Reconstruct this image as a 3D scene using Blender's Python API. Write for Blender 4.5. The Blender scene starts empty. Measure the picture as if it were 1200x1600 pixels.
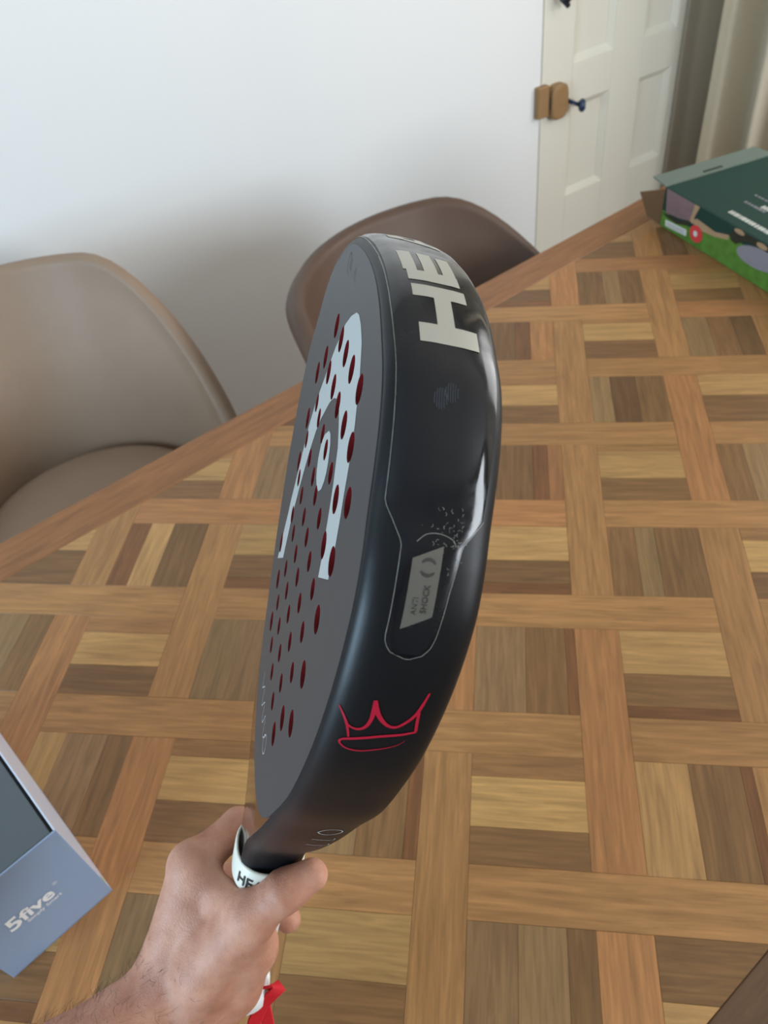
import bpy, bmesh, math, random
import numpy as np
from mathutils import Vector, Matrix
from mathutils.geometry import delaunay_2d_cdt

SC = bpy.context.scene
COL = SC.collection

# ------------------------------------------------------------------ camera
cam_d = bpy.data.cameras.new('camera')
cam = bpy.data.objects.new('camera', cam_d)
COL.objects.link(cam)
SC.camera = cam
R_ = (0.77514167, -0.62358517, -0.10147374)
U_ = (0.50169552, 0.50991905, 0.69877334)
F_ = (0.3840013, 0.59255726, -0.70810939)
cam.matrix_world = Matrix(((R_[0], U_[0], -F_[0], 0.0), (R_[1], U_[1], -F_[1], 0.0),
                           (R_[2], U_[2], -F_[2], 1.46077726), (0, 0, 0, 1)))
cam_d.sensor_fit = 'HORIZONTAL'
cam_d.sensor_width = 36.0
cam_d.lens = 1240.0 / 1200.0 * 36.0
cam_d.clip_start = 0.02
cam_d.dof.use_dof = True
cam_d.dof.focus_distance = 0.33
cam_d.dof.aperture_fstop = 26.0

# ------------------------------------------------------------------ light and exposure
SC.view_settings.view_transform = 'Standard'
SC.view_settings.look = 'None'
SC.view_settings.exposure = 0.2
SC.view_settings.gamma = 1.0
SC.view_settings.use_curve_mapping = False
world = bpy.data.worlds.new('daylight')
SC.world = world
world.use_nodes = True
world.node_tree.nodes['Background'].inputs[0].default_value = (0.62, 0.78, 1.0, 1)
world.node_tree.nodes['Background'].inputs[1].default_value = 1.0

def area(name, loc, target, sx, sy, power, color):
    d = bpy.data.lights.new(name, 'AREA')
    d.shape = 'RECTANGLE'
    d.size, d.size_y, d.energy, d.color = sx, sy, power, color
    o = bpy.data.objects.new(name, d)
    COL.objects.link(o)
    o.location = loc
    o.rotation_euler = (Vector(target) - Vector(loc)).to_track_quat('-Z', 'Y').to_euler()
    return o

# daylight entering by the three windows of the room (each lamp fills its own window opening)
area('daylight_right_window', (2.30, 0.10, 1.50), (0.0, 0.10, 1.50), 1.1, 1.2, 15, (1.0, 0.95, 0.88))
area('daylight_left_window', (-1.46, 0.32, 1.38), (0.0, 0.32, 1.38), 0.62, 1.0, 29, (0.54, 0.79, 1.0))
area('daylight_rear_window', (1.45, -1.86, 1.58), (1.45, 0.0, 1.58), 0.85, 1.2, 38, (0.89, 0.945, 1.0))

# ------------------------------------------------------------------ helpers
def lin(r, g, b):
    def c(x):
        x /= 255.0
        return x / 12.92 if x <= 0.04045 else ((x + 0.055) / 1.055) ** 2.4
    return (c(r), c(g), c(b), 1.0)

class NT:
    def __init__(s, name):
        s.m = bpy.data.materials.new(name)
        s.m.use_nodes = True
        s.t = s.m.node_tree
        s.b = s.t.nodes['Principled BSDF']
    def n(s, kind, **kw):
        nd = s.t.nodes.new(kind)
        for k, v in kw.items():
            if k.startswith('i_'):
                nd.inputs[k[2:].replace('_', ' ')].default_value = v
            else:
                setattr(nd, k, v)
        return nd
    def l(s, a, b):
        s.t.links.new(a, b)

def mat(name, col, rough=0.5, metal=0.0, noise=0.0, nscale=20.0, bump=0.0, bscale=200.0, coat=0.0, spec=0.5, sss=0.0, coord='Object', detail=4.0):
    k = NT(name)
    b = k.b
    b.inputs['Base Color'].default_value = col
    b.inputs['Roughness'].default_value = rough
    b.inputs['Metallic'].default_value = metal
    b.inputs['Specular IOR Level'].default_value = spec
    b.inputs['Coat Weight'].default_value = coat
    tc = k.n('ShaderNodeTexCoord')
    if noise:
        nz = k.n('ShaderNodeTexNoise', i_Scale=nscale, i_Detail=detail)
        k.l(tc.outputs[coord], nz.inputs['Vector'])
        mx = k.n('ShaderNodeMix', data_type='RGBA')
        d = tuple(max(0.0, c * (1 - noise)) for c in col[:3]) + (1,)
        e = tuple(min(1.0, c * (1 + noise)) for c in col[:3]) + (1,)
        mx.inputs[6].default_value = d
        mx.inputs[7].default_value = e
        k.l(nz.outputs['Fac'], mx.inputs[0])
        k.l(mx.outputs[2], b.inputs['Base Color'])
    if bump:
        nb = k.n('ShaderNodeTexNoise', i_Scale=bscale, i_Detail=3.0)
        k.l(tc.outputs[coord], nb.inputs['Vector'])
        bp = k.n('ShaderNodeBump', i_Strength=bump, i_Distance=0.002)
        k.l(nb.outputs['Fac'], bp.inputs['Height'])
        k.l(bp.outputs['Normal'], b.inputs['Normal'])
    if sss:
        b.inputs['Subsurface Weight'].default_value = sss
        b.inputs['Subsurface Radius'].default_value = (1.0, 0.35, 0.2)
        b.inputs['Subsurface Scale'].default_value = 0.006
    return k.m

def wood(name, stretch=14.0, rough=0.38):
    """lacquered wood: the board's own colour (object colour) with long grain along local X"""
    k = NT(name)
    oi = k.n('ShaderNodeObjectInfo')
    tc = k.n('ShaderNodeTexCoord')
    sh = k.n('ShaderNodeVectorMath', operation='SCALE')
    cmb = k.n('ShaderNodeCombineXYZ')
    k.l(oi.outputs['Random'], cmb.inputs[0]); k.l(oi.outputs['Random'], cmb.inputs[1])
    k.l(cmb.outputs[0], sh.inputs[0]); sh.inputs['Scale'].default_value = 37.0
    add = k.n('ShaderNodeVectorMath', operation='ADD')
    k.l(tc.outputs['Object'], add.inputs[0]); k.l(sh.outputs[0], add.inputs[1])
    mp = k.n('ShaderNodeMapping')
    mp.inputs['Scale'].default_value = (7.0, 7.0 * stretch, 7.0)
    k.l(add.outputs[0], mp.inputs[0])
    n1 = k.n('ShaderNodeTexNoise', i_Scale=1.6, i_Detail=6.0, i_Roughness=0.62)
    n1.inputs['Distortion'].default_value = 0.7
    k.l(mp.outputs[0], n1.inputs['Vector'])
    mp2 = k.n('ShaderNodeMapping')
    mp2.inputs['Scale'].default_value = (22.0, 420.0, 22.0)
    k.l(add.outputs[0], mp2.inputs[0])
    n2 = k.n('ShaderNodeTexNoise', i_Scale=1.0, i_Detail=3.0)
    k.l(mp2.outputs[0], n2.inputs['Vector'])
    r1 = k.n('ShaderNodeMapRange'); r1.inputs[1].default_value = 0.3; r1.inputs[2].default_value = 0.7
    r1.inputs[3].default_value = 0.70; r1.inputs[4].default_value = 1.20
    k.l(n1.outputs['Fac'], r1.inputs[0])
    r2 = k.n('ShaderNodeMapRange'); r2.inputs[1].default_value = 0.3; r2.inputs[2].default_value = 0.7
    r2.inputs[3].default_value = 0.90; r2.inputs[4].default_value = 1.08
    k.l(n2.outputs['Fac'], r2.inputs[0])
    mu = k.n('ShaderNodeMath', operation='MULTIPLY')
    k.l(r1.outputs[0], mu.inputs[0]); k.l(r2.outputs[0], mu.inputs[1])
    sc = k.n('ShaderNodeVectorMath', operation='SCALE')
    k.l(oi.outputs['Color'], sc.inputs[0]); k.l(mu.outputs[0], sc.inputs['Scale'])
    k.l(sc.outputs[0], k.b.inputs['Base Color'])
    k.b.inputs['Roughness'].default_value = rough
    k.b.inputs['Specular IOR Level'].default_value = 0.4
    bp = k.n('ShaderNodeBump', i_Strength=0.12, i_Distance=0.001)
    k.l(n2.outputs['Fac'], bp.inputs['Height']); k.l(bp.outputs['Normal'], k.b.inputs['Normal'])
    return k.m

def meshdata(name, verts, faces, smooth=False):
    me = bpy.data.meshes.new(name)
    me.from_pydata([tuple(map(float, v)) for v in verts], [], [tuple(int(i) for i in f) for f in faces])
    if smooth:
        for p in me.polygons:
            p.use_smooth = True
    me.update()
    return me

def fixn(me):
    bm = bmesh.new(); bm.from_mesh(me)
    bmesh.ops.recalc_face_normals(bm, faces=bm.faces)
    bm.to_mesh(me); bm.free()
    return me

def obj(name, me, material=None, parent=None, loc=None, rz=None, smooth=None):
    o = bpy.data.objects.new(name, me)
    COL.objects.link(o)
    if material is not None and not me.materials:
        me.materials.append(material)
    if parent is not None:
        o.parent = parent
    if loc is not None:
        o.location = loc
    if rz is not None:
        o.rotation_euler = (0, 0, rz)
    return o

def empty(name, loc=(0, 0, 0), rz=0.0):
    o = bpy.data.objects.new(name, None)
    o.empty_display_size = 0.05
    COL.objects.link(o)
    o.location = loc
    o.rotation_euler = (0, 0, rz)
    return o

def tag(o, label=None, cat=None, group=None, kind=None):
    if label: o['label'] = label
    if cat: o['category'] = cat
    if group: o['group'] = group
    if kind: o['kind'] = kind
    return o

def box_me(name, x0, x1, y0, y1, z0, z1, bevel=0.0, seg=2):
    bm = bmesh.new()
    vs = [bm.verts.new(p) for p in ((x0, y0, z0), (x1, y0, z0), (x1, y1, z0), (x0, y1, z0), (x0, y0, z1), (x1, y0, z1), (x1, y1, z1), (x0, y1, z1))]
    for f in ((0, 3, 2, 1), (4, 5, 6, 7), (0, 1, 5, 4), (1, 2, 6, 5), (2, 3, 7, 6), (3, 0, 4, 7)):
        bm.faces.new([vs[i] for i in f])
    if bevel:
        bmesh.ops.bevel(bm, geom=bm.edges[:], offset=bevel, segments=seg, affect='EDGES', profile=0.5)
    bmesh.ops.recalc_face_normals(bm, faces=bm.faces)
    me = bpy.data.meshes.new(name)
    bm.to_mesh(me); bm.free()
    return me

def prism_me(name, poly, z0, z1, chamfer=0.0):
    """vertical prism over a convex polygon with a chamfered upper edge"""
    n = len(poly)
    cx = sum(p[0] for p in poly) / n; cy = sum(p[1] for p in poly) / n
    area2 = sum(poly[i][0] * poly[(i + 1) % n][1] - poly[(i + 1) % n][0] * poly[i][1] for i in range(n))
    if area2 < 0:
        poly = poly[::-1]
    vs = [(p[0], p[1], z0) for p in poly]
    if chamfer:
        vs += [(p[0], p[1], z1 - chamfer) for p in poly]
        for i in range(n):
            a, p, b = Vector(poly[i - 1]), Vector(poly[i]), Vector(poly[(i + 1) % n])
            d1 = (p - a).normalized(); d2 = (b - p).normalized()
            n1 = Vector((-d1.y, d1.x)); n2 = Vector((-d2.y, d2.x))
            m = n1 + n2
            m = m / max(0.3, m.dot(n1)) * chamfer
            vs.append((p.x + m.x, p.y + m.y, z1))
        rings = 3
    else:
        vs += [(p[0], p[1], z1) for p in poly]
        rings = 2
    fs = [tuple(range(n - 1, -1, -1))]
    for r in range(rings - 1):
        for i in range(n):
            j = (i + 1) % n
            fs.append((r * n + i, r * n + j, (r + 1) * n + j, (r + 1) * n + i))
    fs.append(tuple((rings - 1) * n + i for i in range(n)))
    return meshdata(name, vs, fs)

def clip(poly, a, b, c):
    """keep a*x+b*y<=c"""
    out = []
    for i in range(len(poly)):
        p, q = poly[i], poly[(i + 1) % len(poly)]
        dp, dq = a * p[0] + b * p[1] - c, a * q[0] + b * q[1] - c
        if dp <= 0: out.append(p)
        if dp * dq < 0:
            t = dp / (dp - dq)
            out.append((p[0] + t * (q[0] - p[0]), p[1] + t * (q[1] - p[1])))
    return out

def loft(rings, closed=True, cap=True):
    n = len(rings[0]); vs = [p for r in rings for p in r]; fs = []
    for k in range(len(rings) - 1):
        for i in range(n if closed else n - 1):
            j = (i + 1) % n
            fs.append((k * n + i, k * n + j, (k + 1) * n + j, (k + 1) * n + i))
    if cap and closed:
        fs.append(tuple(range(n - 1, -1, -1)))
        fs.append(tuple((len(rings) - 1) * n + i for i in range(n)))
    return vs, fs

def tube(pts, radii, seg=10, up=None):
    pts = [Vector(p) for p in pts]; rings = []
    if not hasattr(radii, '__len__'): radii = [radii] * len(pts)
    prev = None
    for i, p in enumerate(pts):
        t = (pts[min(i + 1, len(pts) - 1)] - pts[max(i - 1, 0)]).normalized()
        a = prev if prev is not None else (Vector((0, 0, 1)) if abs(t.z) < 0.9 else Vector((1, 0, 0)))
        a = (a - t * a.dot(t)).normalized(); prev = a
        b = t.cross(a)
        rings.append([p + (a * math.cos(2 * math.pi * k / seg) + b * math.sin(2 * math.pi * k / seg)) * radii[i] for k in range(seg)])
    return loft(rings)

def merge(parts):
    V, F = [], []
    for v, f in parts:
        o = len(V); V += list(v); F += [tuple(i + o for i in q) for q in f]
    return V, F

def text_tris(s, size=1.0, extrude=0.0, bold=0.0):
    """2-D letter shapes of a string: points (x, y) and faces, from Blender's built-in font"""
    cu = bpy.data.curves.new('lettering', 'FONT')
    cu.body = s; cu.size = size; cu.align_x = 'CENTER'; cu.align_y = 'CENTER'; cu.offset = bold
    cu.resolution_u = 3; cu.fill_mode = 'FRONT'
    o = bpy.data.objects.new('lettering', cu)
    COL.objects.link(o)
    dg = bpy.context.evaluated_depsgraph_get()
    me = bpy.data.meshes.new_from_object(o.evaluated_get(dg))
    V = [(v.co.x, v.co.y) for v in me.vertices]; F = [tuple(p.vertices) for p in me.polygons]
    bpy.data.objects.remove(o); bpy.data.curves.remove(cu); bpy.data.meshes.remove(me)
    return V, F

def stroke2d(pts, widths, sub=3):
    """flat ribbon along a polyline in 2-D -> points, quads"""
    P = np.array(pts, float)
    if not hasattr(widths, '__len__'): widths = [widths] * len(P)
    W = np.array(widths, float)
    t = np.linspace(0, len(P) - 1, (len(P) - 1) * sub + 1)
    out = []
    for x in t:                                   # Catmull-Rom through the points
        i = min(int(x), len(P) - 2); f = x - i
        p0, p1, p2, p3 = P[max(i - 1, 0)], P[i], P[i + 1], P[min(i + 2, len(P) - 1)]
        out.append(0.5 * (2 * p1 + (p2 - p0) * f + (2 * p0 - 5 * p1 + 4 * p2 - p3) * f * f + (3 * p1 - p0 - 3 * p2 + p3) * f ** 3))
    Q = np.array(out); W = np.interp(t, range(len(W)), W)
    T = np.gradient(Q, axis=0); T /= (np.hypot(T[:, 0], T[:, 1])[:, None] + 1e-12)
    N = np.c_[-T[:, 1], T[:, 0]]
    V = []
    for q, n, w in zip(Q, N, W):
        V += [tuple(q + n * w / 2), tuple(q - n * w / 2)]
    F = [(2 * i, 2 * i + 1, 2 * i + 3, 2 * i + 2) for i in range(len(Q) - 1)]
    return V, F

# ------------------------------------------------------------------ materials
M_wall = mat('matt_white_paint', lin(236, 236, 235), 0.42, noise=0.015, nscale=3, bump=0.04, bscale=60)
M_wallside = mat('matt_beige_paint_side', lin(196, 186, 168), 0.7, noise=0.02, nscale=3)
M_door = mat('cream_gloss_paint', lin(226, 222, 208), 0.4, noise=0.01, nscale=4)
M_gap = mat('dark_gap', lin(150, 148, 142), 0.9)
M_ceil = mat('ceiling_paint', lin(205, 202, 196), 0.8)
M_floor = mat('dark_floorboards', lin(120, 92, 66), 0.5, noise=0.2, nscale=5)
M_wood = wood('parquet_wood')
M_rim = wood('rim_wood', stretch=9.0)
M_core = mat('joint_wood', lin(122, 86, 52), 0.6)
M_leg = mat('table_leg_wood', lin(140, 95, 58), 0.5, noise=0.15, nscale=12)
M_brass = mat('aged_brass', lin(156, 122, 82), 0.5, metal=0.15, noise=0.15, nscale=40)
M_iron = mat('black_iron', lin(38, 44, 52), 0.4, noise=0.1, nscale=40)
M_knobblue = mat('dark_blue_knob', lin(35, 55, 85), 0.3, noise=0.1, nscale=40)
M_curtain = mat('beige_linen', lin(214, 200, 176), 0.9, noise=0.06, nscale=60, bump=0.2, bscale=500)
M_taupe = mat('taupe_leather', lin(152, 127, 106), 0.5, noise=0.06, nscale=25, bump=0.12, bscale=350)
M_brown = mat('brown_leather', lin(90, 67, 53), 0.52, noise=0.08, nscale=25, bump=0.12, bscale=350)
M_chairleg = mat('black_metal_leg', lin(30, 28, 27), 0.45, metal=0.5)
M_glass = NT('window_glass'); M_glass.b.inputs['Transmission Weight'].default_value = 1.0
M_glass.b.inputs['Roughness'].default_value = 0.02; M_glass.b.inputs['Base Color'].default_value = (0.9, 0.95, 1, 1)
M_glass = M_glass.m
M_frame = mat('white_window_paint', lin(232, 231, 228), 0.4)

# ------------------------------------------------------------------ room
WA = math.radians(-5.0)
EX = Vector((math.cos(WA), math.sin(WA), 0)); EN = Vector((-math.sin(WA), math.cos(WA), 0))
WP = Vector((0.3, 1.62, 0))                                   # a point of the far wall; e runs along it, n away from the room
def wallpt(e, n, z): return WP + EX * e + EN * n + Vector((0, 0, z))
def wall_box(name, e0, e1, n0, n1, z0, z1, m, parent=None, bevel=0.0, kind=None):
    o = obj(name, box_me(name, e0, e1, n0, n1, z0, z1, bevel), m, parent)
    if parent is None:
        o.location = WP; o.rotation_euler = (0, 0, WA)
    if kind: o['kind'] = kind
    return o

H = 2.45
obj('floor', box_me('floor', -1.62, 2.5, -2.02, 2.0, -0.05, 0.0), M_floor)['kind'] = 'structure'
obj('ceiling', box_me('ceiling', -1.62, 2.5, -2.02, 2.0, H, H + 0.05), M_ceil)['kind'] = 'structure'
D0, D1, DT = 1.339, 1.856, 1.98                                 # the cupboard door in the far wall
wall_box('wall_back', -2.05, D0 - 0.003, 0.0, 0.10, 0, H, M_wall, kind='structure')
wall_box('wall_back_end', D1 + 0.003, 2.35, 0.0, 0.10, 0, H, M_wallside, kind='structure')
wall_box('wall_back_over_door', D0 - 0.003, D1 + 0.003, 0.0, 0.10, DT + 0.003, H, M_wall, kind='structure')
wall_box('wall_back_recess', D0 - 0.003, D1 + 0.003, 0.045, 0.10, 0, DT + 0.003, M_gap, kind='structure')

door = empty('door_1'); door.location = WP; door.rotation_euler = (0, 0, WA); door['kind'] = 'structure'
def dpart(name, e0, e1, n0, n1, z0, z1, m=M_door, bevel=0.0015): return obj(name, box_me(name, e0, e1, n0, n1, z0, z1, bevel), m, door)
cols = [(1.447, 1.588), (1.702, 1.826)]
rows = [(0.425, 0.672), (0.772, 1.26), (1.37, 1.86)]
for a, b in ((D0 + 0.002, cols[0][0]), (cols[0][1], cols[1][0]), (cols[1][1], D1 - 0.002)):
    dpart('stile', a, b, 0.002, 0.036, 0.02, DT)
zb = 0.02
for z0, z1 in rows + [(DT, DT)]:
    for a, b in cols:
        if z0 > zb: dpart('rail', a, b, 0.002, 0.036, zb, z0)
    zb = z1
for z0, z1 in rows:
    for a, b in cols:
        dpart('panel', a, b, 0.016, 0.030, z0, z1)
        V = []; F = []                                          # sloping bead around the panel
        q = [(a, z0), (b, z0), (b, z1), (a, z1)]; qi = [(a + 0.016, z0 + 0.016), (b - 0.016, z0 + 0.016), (b - 0.016, z1 - 0.016), (a + 0.016, z1 - 0.016)]
        V = [(x, 0.004, z) for x, z in q] + [(x, 0.0155, z) for x, z in qi] + [(x, 0.017, z) for x, z in q]
        F = [(i, (i + 1) % 4, 4 + (i + 1) % 4, 4 + i) for i in range(4)] + [(4 + i, 4 + (i + 1) % 4, 8 + (i + 1) % 4, 8 + i) for i in range(4)]
        obj('bead', fixn(meshdata('bead', V, F)), M_door, door)
# brass rim latch, its keeper and the small knobs
dpart('latch_keeper', 1.316, 1.352, -0.018, 0.001, 0.672, 0.748, M_brass, 0.003)
def disc_solid(cx, cz, n0, n1, rx, rz, seg=28, bulge=0.0):
    rings = []
    for n, s in ((n1, 1.0), (n0 + 0.004, 1.0), (n0 + 0.001, 0.93), (n0, 0.8)):
        pw_ = lambda c: math.copysign(abs(c) ** 0.62, c)
        rings.append([(cx + rx * s * pw_(math.cos(2 * math.pi * k / seg)), n, cz + rz * s * pw_(math.sin(2 * math.pi * k / seg))) for k in range(seg)])
    return loft(rings)
v, f = disc_solid(1.389, 0.698, -0.022, 0.003, 0.029, 0.043)
obj('latch_case', fixn(meshdata('latch_case', v, f)), M_brass, door)
dpart('latch_bolt', 1.348, 1.362, -0.014, 0.0, 0.688, 0.712, M_iron, 0.002)
v, f = merge([tube([(1.425, -0.004, 0.690), (1.436, -0.024, 0.684), (1.444, -0.036, 0.680)], [0.006, 0.005, 0.006]),
              tube([(1.440, -0.034, 0.680), (1.444, -0.038, 0.680), (1.449, -0.043, 0.679), (1.453, -0.047, 0.679)], [0.010, 0.016, 0.016, 0.009], 14)])
obj('knob', fixn(meshdata('knob', v, f, True)), M_knobblue, door)
v, f = merge([tube([(1.385, 0.0, 0.945), (1.385, -0.02, 0.94), (1.385, -0.034, 0.935)], [0.007, 0.006, 0.014]),
              tube([(1.375, -0.02, 0.935), (1.393, -0.026, 0.915)], [0.007, 0.006])])
obj('turn_catch', fixn(meshdata('turn_catch', v, f, True)), M_iron, door)

# right wall with window, left wall with window, rear wall with window
def wall_with_window(name, axis, pos, thick, a0, a1, wa0, wa1, wz0, wz1, m):
    root = empty(name); root['kind'] = 'structure'
    for nm, p, q, z0, z1 in (('wall_piece', a0, wa0, 0, H), ('wall_piece', wa1, a1, 0, H), ('wall_piece', wa0, wa1, 0, wz0), ('wall_piece', wa0, wa1, wz1, H)):
        if axis == 'x': me = box_me(nm, pos, pos + thick, p, q, z0, z1)
        else: me = box_me(nm, p, q, pos, pos + thick, z0, z1)
        obj(nm, me, m, root)
    return root
def window(name, axis, pos, wa0, wa1, wz0, wz1, nx=2, nz=2):
    root = empty(name); root['kind'] = 'structure'
    def b(nm, p, q, z0, z1, t, m):
        if axis == 'x': me = box_me(nm, pos - t, pos + t, p, q, z0, z1)
        else: me = box_me(nm, p, q, pos - t, pos + t, z0, z1)
        return obj(nm, me, m, root)
    w = 0.045
    b('frame_bar', wa0, wa0 + w, wz0, wz1, 0.03, M_frame); b('frame_bar', wa1 - w, wa1, wz0, wz1, 0.03, M_frame)
    b('frame_bar', wa0, wa1, wz0, wz0 + w, 0.03, M_frame); b('frame_bar', wa0, wa1, wz1 - w, wz1, 0.03, M_frame)
    for i in range(nx):
        for j in range(nz):
            b('pane', wa0 + (wa1 - wa0) * i / nx + 0.02, wa0 + (wa1 - wa0) * (i + 1) / nx - 0.02, wz0 + (wz1 - wz0) * j / nz + 0.02, wz0 + (wz1 - wz0) * (j + 1) / nz - 0.02, 0.003, M_glass)
    for i in range(1, nx):
        x = wa0 + (wa1 - wa0) * i / nx; b('glazing_bar', x - 0.02, x + 0.02, wz0, wz1, 0.022, M_frame)
    for j in range(1, nz):
        z = wz0 + (wz1 - wz0) * j / nz; b('glazing_bar', wa0, wa1, z - 0.02, z + 0.02, 0.022, M_frame)
    return root
wall_with_window('wall_right', 'x', 2.34, 0.12, -2.0, 1.50, -0.50, 0.70, 0.85, 2.15, M_wallside)
window('window_1', 'x', 2.40, -0.50, 0.70, 0.85, 2.15)
wall_with_window('wall_left', 'x', -1.62, 0.12, -2.0, 1.90, -0.05, 0.69, 0.82, 1.94, M_wallside)
window('window_2', 'x', -1.56, -0.05, 0.69, 0.82, 1.94)
wall_with_window('wall_front', 'y', -2.02, 0.12, -1.62, 2.46, 0.98, 1.92, 0.95, 2.22, M_wallside)
window('window_3', 'y', -1.96, 0.98, 1.92, 0.95, 2.22, 2, 2)

# ------------------------------------------------------------------ curtain at the right window
def curtain_mesh():
    V = []; F = []
    nu, nz = 90, 8
    for side in (0, 1):
        for k in range(nz + 1):
            z = 0.03 + (2.28 - 0.03) * k / nz
            for i in range(nu + 1):
                t = i / nu
                y = 1.335 - 0.52 * t
                ph = t * 2 * math.pi * 3.6 + 2.2
                x = 2.15 + 0.055 * math.cos(ph) + 0.015 * math.sin(ph * 2.3 + 1) + (0.004 if side else 0)
                V.append((x + 0.01 * math.sin(z * 2 + t * 7), y, z))
    W = nu + 1; S = W * (nz + 1)
    for k in range(nz):
        for i in range(nu):
            a = k * W + i
            F.append((a, a + 1, a + W + 1, a + W)); F.append((S + a, S + a + W, S + a + W + 1, S + a + 1))
    for i in range(nu):
        F.append((i, S + i, S + i + 1, i + 1)); b = nz * W + i; F.append((b, b + 1, S + b + 1, S + b))
    for k in range(nz):
        a = k * W; F.append((a, a + W, S + a + W, S + a)); a += nu; F.append((a, S + a, S + a + W, a + W))
    return meshdata('curtain', V, F, True)
cu = obj('curtain', fixn(curtain_mesh()), M_curtain)
tag(cu, 'long pleated beige curtain hanging beside the panelled door', 'curtain')

# ------------------------------------------------------------------ dining table with parquet top
TZ = 0.75
PU = 0.15                                                      # period of the weave
SB = 0.306 * PU                                                # width of the long strips
TX0, TX1, TY0, TY1 = -0.36, 1.40, 0.006, 0.838                # inside of the rim
RW = 0.067
table = empty('dining_table', (0.55, 0.42, 0.0))
tag(table, 'large wooden dining table with woven parquet top and plain rim', 'table')
T0 = Vector((0.55, 0.42, 0.0))
def tpart(name, me, m):
    o = obj(name, me, m, table)
    return o
tpart('core', box_me('core', TX0 - 0.02 - T0.x, TX1 + 0.02 - T0.x, TY0 - 0.02 - T0.y, TY1 + 0.02 - T0.y, 0.716, TZ - 0.0035), M_core)
def rim_board(poly, ang, col):
    c = Vector((sum(p[0] for p in poly) / 4, sum(p[1] for p in poly) / 4))
    ca, sa = math.cos(-ang), math.sin(-ang)
    loc = [((p[0] - c.x) * ca - (p[1] - c.y) * sa, (p[0] - c.x) * sa + (p[1] - c.y) * ca) for p in poly]
    o = tpart('rim_board', prism_me('rim_board', loc, -0.032, 0.0004, 0.0016), M_rim)
    o.location = (c.x - T0.x, c.y - T0.y, TZ); o.rotation_euler = (0, 0, ang); o.color = col
X0, X1, Y0, Y1 = TX0 - RW, TX1 + RW, TY0 - RW, TY1 + RW
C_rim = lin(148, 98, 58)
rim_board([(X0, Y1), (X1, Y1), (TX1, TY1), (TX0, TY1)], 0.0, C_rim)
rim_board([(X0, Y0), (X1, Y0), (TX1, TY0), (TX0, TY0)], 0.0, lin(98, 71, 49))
rim_board([(X0, Y0), (X0, Y1), (TX0, TY1), (TX0, TY0)], math.pi / 2, C_rim)
rim_board([(X1, Y0), (X1, Y1), (TX1, TY1), (TX1, TY0)], math.pi / 2, C_rim)
for (x, y) in ((X0 + 0.08, Y0 + 0.08), (X0 + 0.08, Y1 - 0.08), (X1 - 0.08, Y0 + 0.08), (X1 - 0.08, Y1 - 0.08)):
    v, f = loft([[(x - T0.x + s * dx, y - T0.y + s * dy, z) for dx, dy in ((-1, -1), (1, -1), (1, 1), (-1, 1))] for z, s in ((0.0, 0.026), (0.35, 0.034), (0.716, 0.040))])
    tpart('leg', meshdata('leg', v, f), M_leg)
for nm, a in (('apron', (X0 + 0.1, X1 - 0.1, Y0 + 0.07, Y0 + 0.092)), ('apron', (X0 + 0.1, X1 - 0.1, Y1 - 0.092, Y1 - 0.07)),
              ('apron', (X0 + 0.07, X0 + 0.092, Y0 + 0.1, Y1 - 0.1)), ('apron', (X1 - 0.092, X1 - 0.07, Y0 + 0.1, Y1 - 0.1))):
    tpart(nm, box_me(nm, a[0] - T0.x, a[1] - T0.x, a[2] - T0.y, a[3] - T0.y, 0.66, 0.716, 0.002), M_leg)

CU, CV = 0.33414578, -2.62133211                               # weave coordinates of the point under the eye
S2 = math.sqrt(0.5)
def uv2xy(u, v):
    du, dv = (u - CU) * PU, (v - CV) * PU
    return (S2 * (du + dv), S2 * (-du + dv))
rnd = random.Random(7)
COLS = dict(L=(178, 136, 84), M=(156, 112, 68), D=(127, 91, 56), K=(110, 78, 48), O=(160, 110, 67), G=(141, 108, 71), R=(122, 80, 47))
SPEC = {(0, -1): 'M22 L46 D32', (0, 0): 'G50 D40 R10', (1, 0): 'L52 D36 R12', (1, -1): 'L46 D44 R10', (0, -2): 'G40 G38 D22', (1, -2): 'D45 L55',
        (0, 1): 'L52 D33 R15', (1, 1): 'D30 G22 D48', (0, 2): 'L18 D46 R18 O18', (1, 2): 'M14 L48 D38', (0, 3): 'M16 L46 D38', (1, 3): 'G28 K34 D38',
        (2, 2): 'D30 G40 D30', (2, 3): 'L45 D55', (1, 4): 'M10 L46 D44', (0, 4): 'D44 R22 O34', (2, 4): 'G36 D34 K30', (-3, 0): 'M22 L42 D36',
        (-2, 0): 'G36 G34 D30', (-3, 1): 'R26 L30 D44', (-2, 1): 'L50 D34 R16', (-3, -1): 'L30 G44 D26', (-2, -1): 'M18 L44 D38', (-4, 0): 'L26 G44 D30'}
def tint(key, j=0.06):
    c = COLS[key]; s = 1 + rnd.uniform(-j, j)
    return lin(min(255, c[0] * s), min(255, c[1] * s * (1 + rnd.uniform(-0.015, 0.015))), min(255, c[2] * s))
pieces = []                                                    # (u0,u1,v0,v1,grain,colour)
hb = SB / PU / 2
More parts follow.
